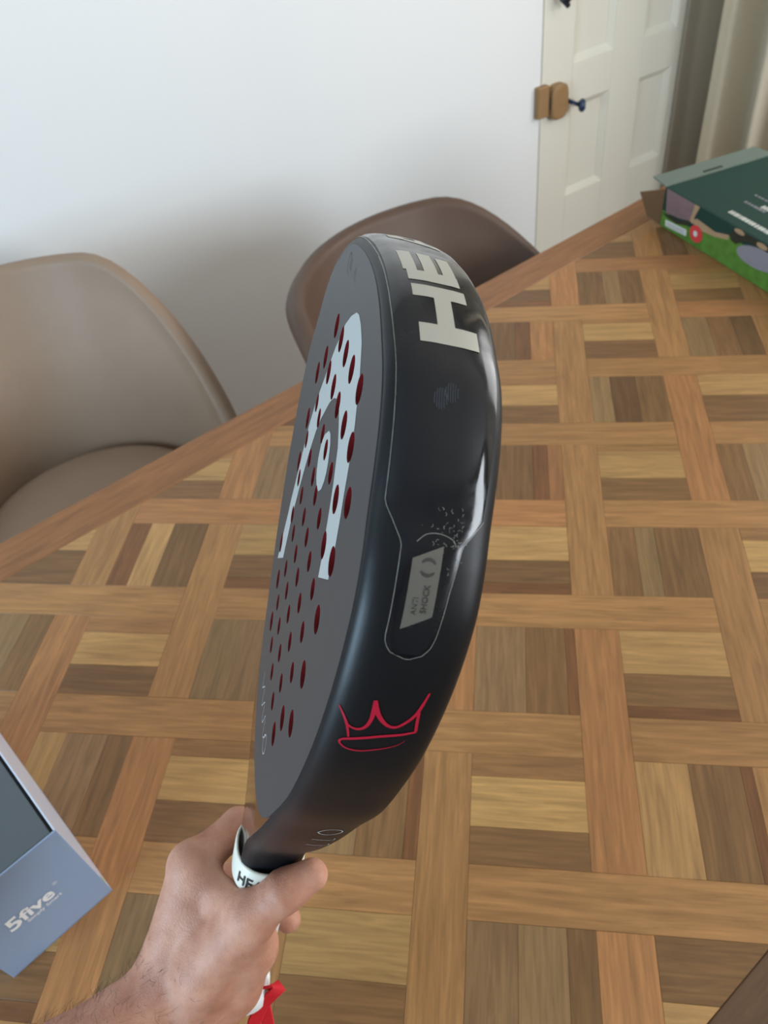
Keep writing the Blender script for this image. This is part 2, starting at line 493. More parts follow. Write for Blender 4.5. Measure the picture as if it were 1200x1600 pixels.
for i in range(-14, 18):
    for j in range(-14, 18):
        x, y = uv2xy(i, j)
        if x < TX0 - 0.35 or x > TX1 + 0.35 or y < TY0 - 0.35 or y > TY1 + 0.35: continue
        key = rnd.choice(['M', 'M', 'O', 'M', 'M', 'O'])
        cs = COLS[key]; cs = (cs[0] + 8, cs[1] + 6, cs[2] + 4)
        s = 1 + rnd.uniform(-0.05, 0.05)
        cc = lin(min(255, cs[0] * s), min(255, cs[1] * s), min(255, cs[2] * s))
        if (i + j) % 2: pieces.append((i - hb, i + hb, j - 1 + hb, j + 1 - hb, 'v', cc))
        else: pieces.append((i - 1 + hb, i + 1 - hb, j - hb, j + hb, 'u', cc))
        sp = SPEC.get((i, j))
        hor = (i + j) % 2 == 1
        if sp is None:
            sp = rnd.choice(['M18 L46 D36', 'L50 D36 R14', 'M24 L42 D34', 'L46 D54']) if hor else rnd.choice(['G46 D42 R12', 'L34 G36 D30', 'D40 G26 D34', 'G30 K32 D38'])
        acc = 0.0
        a0, a1 = hb, 1 - hb
        tot = sum(int(w[1:]) for w in sp.split())
        for w in sp.split():
            t0, t1 = acc / tot, (acc + int(w[1:])) / tot; acc += int(w[1:])
            if hor: pieces.append((i + a0, i + a1, j + a1 - (a1 - a0) * t1, j + a1 - (a1 - a0) * t0, 'u', tint(w[0])))
            else: pieces.append((i + a0 + (a1 - a0) * t0, i + a0 + (a1 - a0) * t1, j + a0, j + a1, 'v', tint(w[0])))
built = []
G = 0.0008
for u0, u1, v0, v1, gr, cc in pieces:
    g = G
    q = [(u0 + g, v0 + g), (u1 - g, v0 + g), (u1 - g, v1 - g), (u0 + g, v1 - g)]
    poly = [uv2xy(*p) for p in q]
    whole = all(TX0 <= p[0] <= TX1 and TY0 <= p[1] <= TY1 for p in poly)
    for a, b, c in ((1, 0, TX1), (-1, 0, -TX0), (0, 1, TY1), (0, -1, -TY0)):
        if poly: poly = clip(poly, a, b, c)
    if len(poly) < 3: continue
    ar = abs(sum(poly[k][0] * poly[(k + 1) % len(poly)][1] - poly[(k + 1) % len(poly)][0] * poly[k][1] for k in range(len(poly)))) / 2
    if ar < 4e-5: continue
    c = uv2xy((u0 + u1) / 2, (v0 + v1) / 2)
    ang = -math.pi / 4 if gr == 'u' else math.pi / 4
    ca, sa = math.cos(-ang), math.sin(-ang)
    loc = [((p[0] - c[0]) * ca - (p[1] - c[1]) * sa, (p[0] - c[0]) * sa + (p[1] - c[1]) * ca) for p in poly]
    d = (c[0] - 0.55) ** 2 * 0.6 + (c[1] - 0.45) ** 2
    built.append((d, c, ang, loc, cc, whole))
built.sort(key=lambda t: t[0])
cache = {}
for k, (d, c, ang, loc, cc, whole) in enumerate(built[:296]):
    key = tuple((round(p[0], 4), round(p[1], 4)) for p in loc) if whole else None
    me = cache.get(key) if whole else None
    if me is None:
        me = prism_me('plank', loc, -0.006, 0.0, 0.0002); me.materials.append(M_wood)
        if whole: cache[key] = me
    o = obj('plank', me, None, table)
    o.location = (c[0] - T0.x, c[1] - T0.y, TZ + rnd.uniform(-0.00015, 0.00015)); o.rotation_euler = (0, 0, ang); o.color = cc
rest = []
for d, c, ang, loc, cc, whole in built[296:]:
    ca, sa = math.cos(ang), math.sin(ang)
    poly = [(c[0] - T0.x + p[0] * ca - p[1] * sa, c[1] - T0.y + p[0] * sa + p[1] * ca) for p in loc]
    n = len(poly)
    if sum(poly[q][0] * poly[(q + 1) % n][1] - poly[(q + 1) % n][0] * poly[q][1] for q in range(n)) < 0: poly = poly[::-1]
    vs = [(p[0], p[1], -0.006) for p in poly] + [(p[0], p[1], 0.0) for p in poly]
    rest.append((vs, [tuple(range(n - 1, -1, -1)), tuple(range(n, 2 * n))] + [(q, (q + 1) % n, n + (q + 1) % n, n + q) for q in range(n)]))
if rest:
    v, f = merge(rest)
    o = obj('outer_planks', meshdata('outer_planks', v, f), M_wood, table); o.location = (0, 0, TZ); o.color = lin(176, 128, 78); o['kind'] = 'stuff'
print('planks', len(built))

# ------------------------------------------------------------------ tub chairs
def make_chair(name, loc, rz, m, label, arm_drop=0.66, top=0.82, sc=1.0):
    root = empty(name, loc, rz)
    tag(root, label, 'chair', 'tub chairs along the far side of the table')
    NPHI = 72
    rings = []
    def sm(x): x = max(0.0, min(1.0, x)); return x * x * (3 - 2 * x)
    for k in range(NPHI + 1):
        ph = math.radians(-138 + 276 * k / NPHI)
        a = abs(math.degrees(ph))
        zt = top - (top - arm_drop) * sm((a - 38) / 62) - 0.0 * a
        endf = sm((138 - a) / 20)
        zt = 0.47 + (zt - 0.47) * (0.25 + 0.75 * endf)
        rb = 0.232 + 0.012 * math.cos(2 * ph) ** 2
        lean = 0.085 * (1 - sm((a - 30) / 80)) + 0.022
        th = 0.040
        dx, dy = math.sin(ph), math.cos(ph)
        prof = []
        zb = 0.385
        n = 10
        for i in range(n + 1):                                 # inner face, upward
            t = i / n
            z = zb + (zt - 0.015 - zb) * t
            r = rb + lean * t ** 1.35 - 0.012 * math.sin(math.pi * t)
            prof.append((r, z))
        rt = rb + lean
        for i in range(1, 8):                                  # rounded upper edge
            b = math.pi * i / 8
            prof.append((rt + th / 2 * 0.8 - th / 2 * 0.8 * math.cos(b), zt - 0.015 + 0.016 * math.sin(b)))
        for i in range(n + 1):                                 # outer face, downward
            t = 1 - i / n
            z = zb + (zt - 0.015 - zb) * t
            r = rb + lean * t ** 1.2 + th * (0.8 + 0.35 * math.sin(math.pi * t * 0.9)) - 0.03 * (1 - t) ** 2
            prof.append((r, z))
        rings.append([(r * dx * sc, r * dy * 1.02 * sc, z) for r, z in prof])
    v, f = loft(rings)
    obj('shell', fixn(meshdata('shell', v, f, True)), m, root)
    rings = []
    seg = 56
    for z, s in ((0.405, 0.55), (0.405, 0.93), (0.415, 0.985), (0.47, 1.0), (0.506, 0.985), (0.520, 0.95), (0.527, 0.87), (0.531, 0.6), (0.532, 0.2)):
        rings.append([(0.232 * sc * s * math.sin(2 * math.pi * q / seg), 0.236 * sc * s * math.cos(2 * math.pi * q / seg) - 0.004, z) for q in range(seg)])
    v, f = loft(rings)
    obj('seat', fixn(meshdata('seat', v, f, True)), m, root)
    v, f = loft([[(0.22 * s * math.sin(2 * math.pi * q / 32), 0.22 * s * math.cos(2 * math.pi * q / 32), z) for q in range(32)] for z, s in ((0.375, 0.7), (0.38, 0.95), (0.41, 1.0))])
    obj('seat_base', meshdata('seat_base', v, f), M_chairleg, root)
    for sx in (-1, 1):
        for sy in (-1, 1):
            v, f = tube([(0.13 * sx, 0.13 * sy, 0.385), (0.19 * sx, 0.19 * sy, 0.0)], [0.016, 0.010], 12)
            obj('leg', meshdata('leg', v, f, True), M_chairleg, root)
    return root
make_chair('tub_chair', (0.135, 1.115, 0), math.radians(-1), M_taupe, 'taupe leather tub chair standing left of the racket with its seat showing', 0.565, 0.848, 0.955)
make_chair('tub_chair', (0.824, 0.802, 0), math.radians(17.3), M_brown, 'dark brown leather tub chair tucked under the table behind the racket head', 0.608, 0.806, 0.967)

# ------------------------------------------------------------------ grey-blue cardboard box
M_boxblue = mat('grey_blue_card', lin(142, 163, 194), 0.5, noise=0.03, nscale=8)
M_boxside = mat('pale_lilac_card', lin(205, 208, 222), 0.4, noise=0.02, nscale=8)
M_boxtop = mat('charcoal_card', lin(88, 93, 97), 0.55, noise=0.04, nscale=10)
M_kraft = mat('raw_card_edge', lin(96, 84, 70), 0.8, noise=0.2, nscale=80)
M_white = mat('white_print', lin(240, 243, 246), 0.5)
M_tape = mat('green_sticker', lin(170, 185, 130), 0.5)
bx = empty('cardboard_box', (-0.08486, 0.39742, 0.7505), math.atan2(0.00996, 0.09555))
tag(bx, 'small grey-blue cardboard box with charcoal top standing on the table by the hand', 'box')
# local x runs from the right front corner: the front face spans x -0.0961..0 at y=0, the box goes back along +y
BWD, BDP, BHT = 0.0961, 0.24, 0.128
def bpart(name, me, m, p=None): return obj(name, me, m, p or bx)
fr = bpart('front_panel', box_me('front_panel', -BWD, 0, 0, 0.0015, 0, BHT, 0.0004, 1), M_boxblue)
bpart('side_panel', box_me('side_panel', -0.0015, 0.0, 0.0015, BDP, 0, BHT, 0.0004, 1), M_boxside)
bpart('side_panel', box_me('side_panel', -BWD, -BWD + 0.0015, 0.0015, BDP, 0, BHT, 0.0004, 1), M_boxblue)
bpart('back_panel', box_me('back_panel', -BWD, 0, BDP, BDP + 0.0015, 0, BHT, 0.0004, 1), M_boxblue)
bpart('bottom', box_me('bottom', -BWD, 0, 0, BDP, -0.0003, 0.001), M_boxblue)
bpart('lid', box_me('lid', -BWD + 0.0022, -0.0042, 0.0022, BDP - 0.002, BHT - 0.0045, BHT - 0.0008, 0.0006, 1), M_boxtop)
bpart('lid_edge', box_me('lid_edge', -0.0042, -0.0015, 0.0016, BDP - 0.001, BHT - 0.006, BHT - 0.0035), mat('dark_card_gap', lin(44, 40, 38), 0.9))
bpart('lid_edge', box_me('lid_edge', -BWD + 0.001, -0.0014, 0.0014, 0.0024, BHT - 0.006, BHT - 0.001), M_kraft)
bpart('sticker', box_me('sticker', -0.0003, 0.0003, -0.0003, 0.006, 0.018, 0.024), M_tape)
def front_text(s, size, x, z, bold=0.0):
    V, F = text_tris(s, size, bold=bold)
    me = meshdata('lettering', [(x + a, -0.0004, z + b) for a, b in V], F)
    return obj('lettering', me, M_white, fr)
front_text('5', 0.0235, -0.0655, 0.0640, 0.0007)
front_text('five', 0.0205, -0.0455, 0.0640, 0.0006)
front_text('\u00ae', 0.0055, -0.0262, 0.0715)
front_text('Simply Smart', 0.0058, -0.0432, 0.0535, 0.0001)

# ------------------------------------------------------------------ green printed carton at the far end of the table
M_green = mat('dark_green_card', lin(32, 62, 54), 0.62, spec=0.25, noise=0.06, nscale=8)
M_greenin = mat('grey_green_card_back', lin(104, 116, 106), 0.6, noise=0.05, nscale=10)
M_kraftin = mat('brown_card_inside', lin(112, 82, 52), 0.75, noise=0.1, nscale=12)
M_grass = mat('printed_grass', lin(84, 128, 48), 0.45, noise=0.55, nscale=70, detail=6)
M_can = mat('printed_mauve_brown', lin(128, 104, 106), 0.45, noise=0.25, nscale=40)
M_beigep = mat('printed_beige', lin(176, 144, 112), 0.45, noise=0.15, nscale=40)
M_red = mat('printed_red', lin(214, 66, 66), 0.45)
M_pgrey = mat('printed_grey', lin(140, 136, 144), 0.45, noise=0.08, nscale=60)
M_pwhite = mat('printed_white', lin(214, 214, 206), 0.45)
M_pdark = mat('printed_dark', lin(40, 44, 34), 0.45, noise=0.2, nscale=40)
ga = Vector((1.2085, 0.8109)); gb = Vector((1.13, 0.5433))
gx = empty('printed_carton', (ga.x, ga.y, 0.7508), math.atan2(gb.y - ga.y, gb.x - ga.x))
tag(gx, 'dark green printed carton with grass picture and open end flaps, at the table corner', 'box')
# local x: along the front (towards the viewer), local y: into the carton is +y
GL, GD, GH = 0.42, 0.23, 0.07
def gpart(name, me, m, p=None): return obj(name, me, m, p or gx)
gf = gpart('front_panel', box_me('front_panel', 0, GL, 0, 0.0025, 0, GH, 0.0006, 1), M_green)
gtop = gpart('top_panel', box_me('top_panel', 0, GL, 0.0025, GD, GH - 0.0025, GH, 0.0006, 1), M_green)
gpart('back_panel', box_me('back_panel', 0, GL, GD, GD + 0.0025, 0, GH, 0.0006, 1), M_green)
gpart('end_panel', box_me('end_panel', GL, GL + 0.0025, 0, GD, 0, GH, 0.0006, 1), M_green)
gpart('bottom', box_me('bottom', 0, GL, 0.0, GD, -0.0005, 0.002), M_kraftin)
gpart('inner_flap', box_me('inner_flap', 0.004, 0.006, 0.02, GD - 0.004, 0.002, GH - 0.004), M_kraftin)
def flap(name, pts, thick, m):
    a, b, c, d = [Vector(p) for p in pts]
    n = (b - a).cross(d - a).normalized() * thick
    V = [a, b, c, d, a + n, b + n, c + n, d + n]
    return gpart(name, fixn(meshdata(name, V, [(0, 1, 2, 3), (4, 7, 6, 5), (0, 4, 5, 1), (1, 5, 6, 2), (2, 6, 7, 3), (3, 7, 4, 0)])), m)
tf = flap('top_flap', [(0, 0.0, GH), (0, GD, GH), (-0.040, GD - 0.008, GH + 0.002), (-0.040, 0.003, GH + 0.002)], 0.0022, M_greenin)
obj('slot', box_me('slot', -0.010, -0.005, 0.085, 0.125, GH - 0.0002, GH + 0.0034), M_pdark, tf)
flap('front_flap', [(0, 0.0, 0.002), (0, 0.0, GH - 0.003), (-0.034, -0.026, GH - 0.014), (-0.020, -0.015, 0.014)], 0.0022, M_kraftin)
def fpoly(name, pts, m, lift=0.0):
    V = [(x, -0.0006 - lift, z) for x, z in pts]
    n = len(V)
    V += [(x, 0.0005, z) for x, z in pts]
    F = [tuple(range(n)), tuple(range(2 * n - 1, n - 1, -1))] + [(i, n + i, n + (i + 1) % n, (i + 1) % n) for i in range(n)]
    return obj(name, fixn(meshdata(name, V, F)), m, gf)
def ell(cx, cz, rx, rz, tilt=0.0, seg=28):
    ct, st = math.cos(tilt), math.sin(tilt)
    return [(cx + rx * math.cos(2 * math.pi * k / seg) * ct - rz * math.sin(2 * math.pi * k / seg) * st, cz + rx * math.cos(2 * math.pi * k / seg) * st + rz * math.sin(2 * math.pi * k / seg) * ct) for k in range(seg)]
fpoly('grass_print', [(0.001, 0.0005), (GL - 0.001, 0.0005), (GL - 0.001, 0.040), (0.30, 0.046), (0.21, 0.050), (0.172, 0.050), (0.139, 0.042), (0.11, 0.034), (0.085, 0.028), (0.04, 0.024), (0.001, 0.030)], M_grass)
fpoly('beige_print', [(0.078, 0.040), (0.092, 0.048), (0.140, 0.044), (0.172, 0.052), (0.172, 0.044), (0.140, 0.036), (0.10, 0.032)], M_beigep, 0.0002)
fpoly('dark_print', [(0.004, 0.026), (0.055, 0.028), (0.080, 0.040), (0.072, 0.028), (0.045, 0.020), (0.010, 0.022)], M_pdark, 0.0003)
fpoly('can_print', [(0.006, 0.069), (0.082, 0.069), (0.076, 0.038), (0.050, 0.032), (0.012, 0.028)], M_can, 0.0004)
fpoly('can_rim_print', [(0.082, 0.069), (0.094, 0.069), (0.086, 0.050), (0.084, 0.036), (0.076, 0.038)], M_beigep, 0.0005)
fpoly('white_label_print', [(0.014, 0.016), (0.072, 0.020), (0.073, 0.009), (0.016, 0.005)], M_pwhite, 0.0006)
for k in range(2):
    fpoly('label_line', [(0.019, 0.0125 - k * 0.004), (0.067, 0.0165 - k * 0.004), (0.067, 0.0153 - k * 0.004), (0.019, 0.0113 - k * 0.004)], M_pgrey, 0.0008)
fpoly('red_disc_print', ell(0.097, 0.023, 0.0165, 0.0145), M_red, 0.0008)
fpoly('disc_mark', ell(0.0955, 0.023, 0.005, 0.005), M_pwhite, 0.001)
fpoly('dark_print', [(0.172, 0.056), (0.186, 0.069), (0.27, 0.069), (0.262, 0.060), (0.21, 0.058), (0.19, 0.044), (0.178, 0.046)], M_pdark, 0.0003)
fpoly('figure_print', ell(0.193, 0.066, 0.012, 0.0035), M_beigep, 0.0006)
fpoly('figure_print', ell(0.245, 0.064, 0.012, 0.0045), M_beigep, 0.0006)
fpoly('grey_cushion_print', ell(0.243, 0.042, 0.048, 0.0165, 0.10), M_pgrey, 0.0007)
# lettering on the top panel: small pale lines of print
def tpoly(pts, m):
    V = [(x, y, GH + 0.0004) for x, y in pts]
    return obj('print_line', meshdata('print_line', V, [tuple(range(len(V)))]), m, gtop)
rl = random.Random(3)
def print_row(x0, x1, y, h, m):
    x = x0
    while x < x1:
        w = rl.uniform(0.003, 0.006)
        tpoly([(x, y), (x + w, y), (x + w, y + h), (x, y + h)], m)
        x += w + rl.uniform(0.0015, 0.003)
print_row(0.135, 0.235, 0.022, 0.010, M_pwhite)
print_row(0.120, 0.165, 0.066, 0.006, M_pgrey)
print_row(0.150, 0.175, 0.074, 0.010, M_pwhite)
print_row(0.110, 0.20, 0.096, 0.004, M_pgrey)
print_row(0.125, 0.20, 0.135, 0.016, M_pwhite)

# ------------------------------------------------------------------ padel racket
HALF=[(108.5,0),(108.2,10),(107.5,22),(105.2,39),(100.5,57),(93,75),(85,90),(74,101.5),(61.5,110),(49,116.5),(36,123.5),(21,128.5),(0,129.5),(-21,127),(-42,122),(-62,114.5),(-84,104.5),(-112,86),(-138,69.5),(-158,56),(-176,43),(-193,30),(-206,21.5),(-217,18),(-230,17)]
FACE=[(102,0),(101.8,9),(101.2,20),(99,36),(94.5,53),(87.5,70),(80,84.5),(70,95.5),(58,103.7),(46,110),(34,117),(20,121.5),(0,122.5),(-20,120.3),(-40,115.5),(-60,108.3),(-81,98.5),(-108,81),(-131,64),(-146,47),(-154,30),(-158,14),(-159,0)]
PROF=[(6.5,19.0),(4.6,18.5),(2.6,16.6),(1.1,13.4),(.35,9.5),(0,5),(0,0),(0,-5),(.35,-9.5),(1.1,-13.4),(2.6,-16.6),(4.6,-18.5),(6.5,-19.0)]
def catmull(P,n,closed=False):
    P=np.array(P,float); d=np.r_[0,np.cumsum(np.hypot(*np.diff(P,axis=0).T))]
    out=[]
    m=len(P)
    T=np.zeros_like(P)
    for i in range(m):
        a,b=max(i-1,0),min(i+1,m-1); T[i]=(P[b]-P[a])/(d[b]-d[a])
    T[0]=(0,1)
    for t in np.linspace(0,d[-1],n):
        i=min(np.searchsorted(d,t,side='right')-1,m-2); h=d[i+1]-d[i]; x=(t-d[i])/h
        out.append((2*x**3-3*x**2+1)*P[i]+(x**3-2*x**2+x)*h*T[i]+(-2*x**3+3*x**2)*P[i+1]+(x**3-x**2)*h*T[i+1])
    return np.array(out)
OUT=catmull(HALF,1200)/1000.
SS=np.r_[0,np.cumsum(np.hypot(*np.diff(OUT,axis=0).T))]
TN=np.gradient(OUT,axis=0); TN/=np.hypot(*TN.T)[:,None]
_PW=np.array([p[1] for p in PROF])[::-1]/1000.; _PD=np.array([p[0] for p in PROF])[::-1]/1000.
def tsc(u): return np.interp(u,[-.23,-.2,-.165],[.86,.9,1.])
def rim_pt(s,w,eps=0.):
    """s signed arc length from tip (+ = near side), w across (-.019...019) -> (u,v,w)"""
    a=np.abs(s); sg=np.where(np.asarray(s)<0,-1.,1.)
    p=np.c_[np.interp(a,SS,OUT[:,0]),np.interp(a,SS,OUT[:,1])]; t=np.c_[np.interp(a,SS,TN[:,0]),np.interp(a,SS,TN[:,1])]
    n=np.c_[t[:,1],-t[:,0]]; n/=np.hypot(*n.T)[:,None]
    d=np.interp(w,_PW,_PD); dd=(np.interp(w+2e-4,_PW,_PD)-np.interp(w-2e-4,_PW,_PD))/4e-4
    k=1/np.sqrt(1+dd*dd); q=p-n*d[:,None]+n*(eps*k)[:,None]; ww=w+eps*k*dd
    return np.c_[q[:,0],q[:,1]*sg,ww*tsc(q[:,0])]

RK_O = Vector((0.12942, 0.22048, 1.21793))
RK_U = Vector((0.458119, 0.055113, 0.887181)); RK_V = Vector((-0.456499, -0.841816, 0.28802)); RK_W = Vector((-0.762716, 0.536944, 0.360493))
rk = empty('padel_racket')
mw = Matrix.Identity(4)
for i in range(3):
    mw[i][0], mw[i][1], mw[i][2], mw[i][3] = RK_U[i], -RK_V[i], RK_W[i], RK_O[i]
rk.matrix_world = mw
tag(rk, 'black and grey padel racket with round holes held up by the hand', 'racket')
# local axes: x = u (towards the tip), y = -v (v points to the near edge), z = w (towards the visible face)
def loc(P): return [(p[0], -p[1], p[2]) for p in P]

def racket_paint(name, col, rough, coat=0.0, smudge=0.0, spec=0.5, metal=0.0):
    k = NT(name)
    k.b.inputs['Base Color'].default_value = col
    k.b.inputs['Roughness'].default_value = rough
    k.b.inputs['Coat Weight'].default_value = coat
    k.b.inputs['Coat Roughness'].default_value = 0.08
    k.b.inputs['Specular IOR Level'].default_value = spec
    k.b.inputs['Metallic'].default_value = metal
    tc = k.n('ShaderNodeTexCoord')
    if smudge:
        n1 = k.n('ShaderNodeTexNoise', i_Scale=34.0, i_Detail=6.0, i_Roughness=0.7)
        k.l(tc.outputs['Object'], n1.inputs['Vector'])
        r = k.n('ShaderNodeMapRange'); r.inputs[1].default_value = 0.42; r.inputs[2].default_value = 0.72
        r.inputs[3].default_value = rough; r.inputs[4].default_value = min(1.0, rough + smudge)
        k.l(n1.outputs['Fac'], r.inputs[0]); k.l(r.outputs[0], k.b.inputs['Roughness'])
    else:
        n1 = k.n('ShaderNodeTexNoise', i_Scale=900.0, i_Detail=2.0)
        k.l(tc.outputs['Object'], n1.inputs['Vector'])
        bp = k.n('ShaderNodeBump', i_Strength=0.05, i_Distance=0.0005)
        k.l(n1.outputs['Fac'], bp.inputs['Height']); k.l(bp.outputs['Normal'], k.b.inputs['Normal'])
    return k.m
M_face = racket_paint('matt_grey_face', lin(64, 62, 63), 0.46)
M_rimblk = racket_paint('satin_black_rim', lin(12, 14, 19), 0.44, spec=0.35)
M_prot = racket_paint('glossy_black_protector', lin(8, 12, 21), 0.09, smudge=0.30, spec=0.5)
M_throat = racket_paint('gloss_black_throat', lin(16, 16, 18), 0.08, coat=0.6, smudge=0.05)
M_silver = racket_paint('silver_letters', lin(188, 186, 176), 0.4, metal=0.25, smudge=0.15)
M_label = racket_paint('dark_silver_label', lin(104, 101, 94), 0.42, metal=0.2)
M_labeltxt = racket_paint('label_letters', lin(58, 56, 54), 0.45)
M_crown = racket_paint('red_crown_print', lin(176, 22, 50), 0.4)
M_logo = racket_paint('white_logo_print', lin(172, 172, 169), 0.5)
M_greyprint = racket_paint('pale_grey_print', lin(170, 168, 168), 0.45)
M_hole = mat('red_hole_lining', lin(112, 6, 14), 0.5, noise=0.05, nscale=100)
M_edge = mat('worn_film_edge', lin(128, 128, 120), 0.5, noise=0.5, nscale=400)
M_collar = mat('cream_rubber_collar', lin(226, 222, 208), 0.4, noise=0.02, nscale=60)
M_blackprint = mat('black_letters', lin(24, 22, 22), 0.5)
M_grip = mat('white_overgrip', lin(236, 240, 242), 0.6, bump=0.1, bscale=600)
M_cord = mat('red_woven_cord', lin(214, 26, 40), 0.75, noise=0.18, nscale=300)

# holes: measured centres (mm) on the face, larger ones in the upper rows and the outer ring
HOLES = [(64.4,-33.1),(64.3,-11.0),(64.0,9.0),(64.2,30.4),(64.5,54.2),(45.7,-47.7),(44.9,-26.8),(45.6,-4.3),(45.0,16.6),(45.8,40.5),(46.2,62.8),(32.3,-65.6),(24.2,-44.0),(22.8,-27.3),(23.2,-6.6),(23.3,11.3),(23.3,34.7),(7.7,-66.8),(1.3,-53.8),(1.3,-30.3),(2.0,-7.8),(1.3,10.0),(-16.3,-65.9),(-19.6,-52.7),(-19.1,-31.3),(33.1,79.7),(23.5,57.9),(1.7,31.9),(-19.3,-9.3),(-38.8,-48.9),(2.5,54.8),(-18.6,11.2),(-40.6,-32.1),(-68.0,-70.8),(8.3,76.5),(-18.9,31.3),(-39.6,-10.1),(-61.4,-32.4),(-18.8,52.6),(-40.3,9.5),(-80.9,-53.3),(-62.4,-13.2),(-17.6,74.8),(-40.5,30.0),(-62.0,7.2),(-84.1,-35.4),(-102.5,-44.5),(-40.0,51.6),(-62.7,27.6),(-83.8,-13.9),(-104.4,-26.0),(-44.4,73.0),(-62.3,49.4),(-84.9,6.6),(-105.2,-4.7),(-85.1,28.4),(-105.5,16.9),(-69.4,72.3),(-85.3,51.3),(-105.4,39.2)]
BIG = set(range(0, 11)) | {11, 17, 22, 33, 40, 25, 34, 42, 51, 57, 58, 59, 46, 26, 30}
HR = [5.5 if k in BIG else 4.5 for k in range(len(HOLES))]
def circ(cx, cy, r, n=20): return [(cx + r * math.cos(2 * math.pi * k / n), cy + r * math.sin(2 * math.pi * k / n)) for k in range(n)]
def inside(p, poly):
    c = False; n = len(poly); j = n - 1
    for i in range(n):
        if (poly[i][1] > p[1]) != (poly[j][1] > p[1]) and p[0] < (poly[j][0] - poly[i][0]) * (p[1] - poly[i][1]) / (poly[j][1] - poly[i][1]) + poly[i][0]: c = not c
        j = i
    return c
def fill(outer, inner):
    """triangles of the outer polygon(s) less the inner polygons (all in mm)"""
    P = []; E = []
    for poly in outer + inner:
        o = len(P); P += [Vector(p) for p in poly]; n = len(poly)
        E += [(o + i, o + (i + 1) % n) for i in range(n)]
    r = delaunay_2d_cdt(P, E, [], 0, 1e-5)
    V = [(v.x, v.y) for v in r[0]]; F = []
    for t in r[2]:
        c = (sum(V[i][0] for i in t) / len(t), sum(V[i][1] for i in t) / len(t))
        if any(inside(c, q) for q in outer) and not any(inside(c, q) for q in inner): F.append(tuple(t))
    return V, F

fh = catmull(FACE, 90)
face_poly = [tuple(p) for p in fh] + [(p[0], -p[1]) for p in fh[-2:0:-1]]
# rim and throat: rounded profile carried round the outline
N = 300
sl = np.concatenate([-np.linspace(SS[-1], 0, N)[:-1], np.linspace(0, SS[-1], N)])
pw = []
for a, b in zip(PROF[:-1], PROF[1:]):
    for t in (0, 0.5): pw.append(a[1] + (b[1] - a[1]) * t)
pw = [w / 1000 for w in pw] + [PROF[-1][1] / 1000]
V = []; F = []
for w in pw:
    V += loc(rim_pt(sl, np.full(len(sl), w)))
n = len(sl)
for k in range(len(pw) - 1):
    F += [(k * n + i, k * n + i + 1, (k + 1) * n + i + 1, (k + 1) * n + i) for i in range(n - 1)]
    F.append((k * n + n - 1, k * n, (k + 1) * n, (k + 1) * n + n - 1))
me = fixn(meshdata('rim', V, F, True))
obj('rim', me, M_rimblk, rk)
# flat shoulder between the rim profile and the two faces
edge = rim_pt(sl, np.full(len(sl), 0.019))
ring_poly = [(p[0] * 1000, p[1] * 1000) for p in edge]
v2, f2 = fill([ring_poly], [face_poly])
for sgn in (1, -1):
    V = [(x / 1000, -y / 1000, sgn * 0.01896 * tsc(x / 1000)) for x, y in v2]
    obj('throat_panel', fixn(meshdata('throat_panel', V, f2)), M_throat, rk)
# the two perforated faces
hp = [circ(x, y, r) for (x, y), r in zip(HOLES, HR)]
v2, f2 = fill([face_poly], hp)
faces = []
for sgn in (1, -1):
    V = [(x / 1000, -y / 1000, sgn * 0.0192) for x, y in v2]; n = len(V)
    V += [(x / 1000, -y / 1000, sgn * 0.0180) for x, y in face_poly]
    F = list(f2)
    V += [(x / 1000, -y / 1000, sgn * 0.0192) for x, y in face_poly]; m_ = len(face_poly)
    F += [(n + i, n + (i + 1) % m_, n + m_ + (i + 1) % m_, n + m_ + i) for i in range(m_)]
    faces.append(obj('face', fixn(meshdata('face', V, F)), M_face, rk))
lin_me = {}
for (x, y), r in zip(HOLES, HR):
    if r not in lin_me:
        c = circ(0, 0, r / 1000)
        V = [(a, b, 0.0192) for a, b in c] + [(a, b, -0.0192) for a, b in c]
        me = meshdata('hole_lining', V, [(i, 20 + i, 20 + (i + 1) % 20, (i + 1) % 20) for i in range(20)], True)
        me.materials.append(M_hole); lin_me[r] = me
    o = obj('hole_lining', lin_me[r], None, rk); o.location = (x / 1000, -y / 1000, 0)
# printed emblem on the face
LOGO = [[81.6,13.6],[77.5,2.4],[71.4,-8.4],[64.7,-14.5],[57.9,-21.7],[52.2,-26.3],[39.8,-35.4],[31.1,-42.1],[20.6,-49.5],[7.4,-55.9],[-3.3,-57.5],[-18.3,-61.0],[-28,-63.0],[-38.2,-65.5],[-48.1,-66.5],[-57.5,-68.6],[-66.3,-70.2],[-72.4,-71.0],[-78.7,-71.9],[-65.3,-49.8],[-60.8,-50.0],[-52.7,-49.3],[-44.5,-49.0],[-33.9,-47.1],[-21.9,-43.7],[-12.5,-40.7],[1.2,-35.5],[16.1,-27.7],[25.7,-19.6],[38.4,-5.1],[43.4,3.6],[45.9,11.5],[45.0,22.9],[40.6,31.2],[35.7,38.5],[30.4,42.0],[24.5,46.1],[15.7,50.3],[7.4,53.2],[-1.3,57.1],[-9.3,58.9],[1.8,78.3],[15.7,76.6],[24.1,73.9],[31.9,70.7],[41.3,67.7],[53.9,61.5],[67.3,50.5],[76.9,38.9],[80.8,28.6],[82.3,20.1]]
DROP = [[31.2,9.5],[26.0,0.6],[20.0,-4.0],[13.0,-3.4],[8.6,-0.5],[6.4,3.0],[5.2,8.2],[6.0,15.5],[9.9,21.6],[14.7,24.4],[19.3,25.4],[23.7,24.0],[29.4,19.9],[31.9,14.8]]
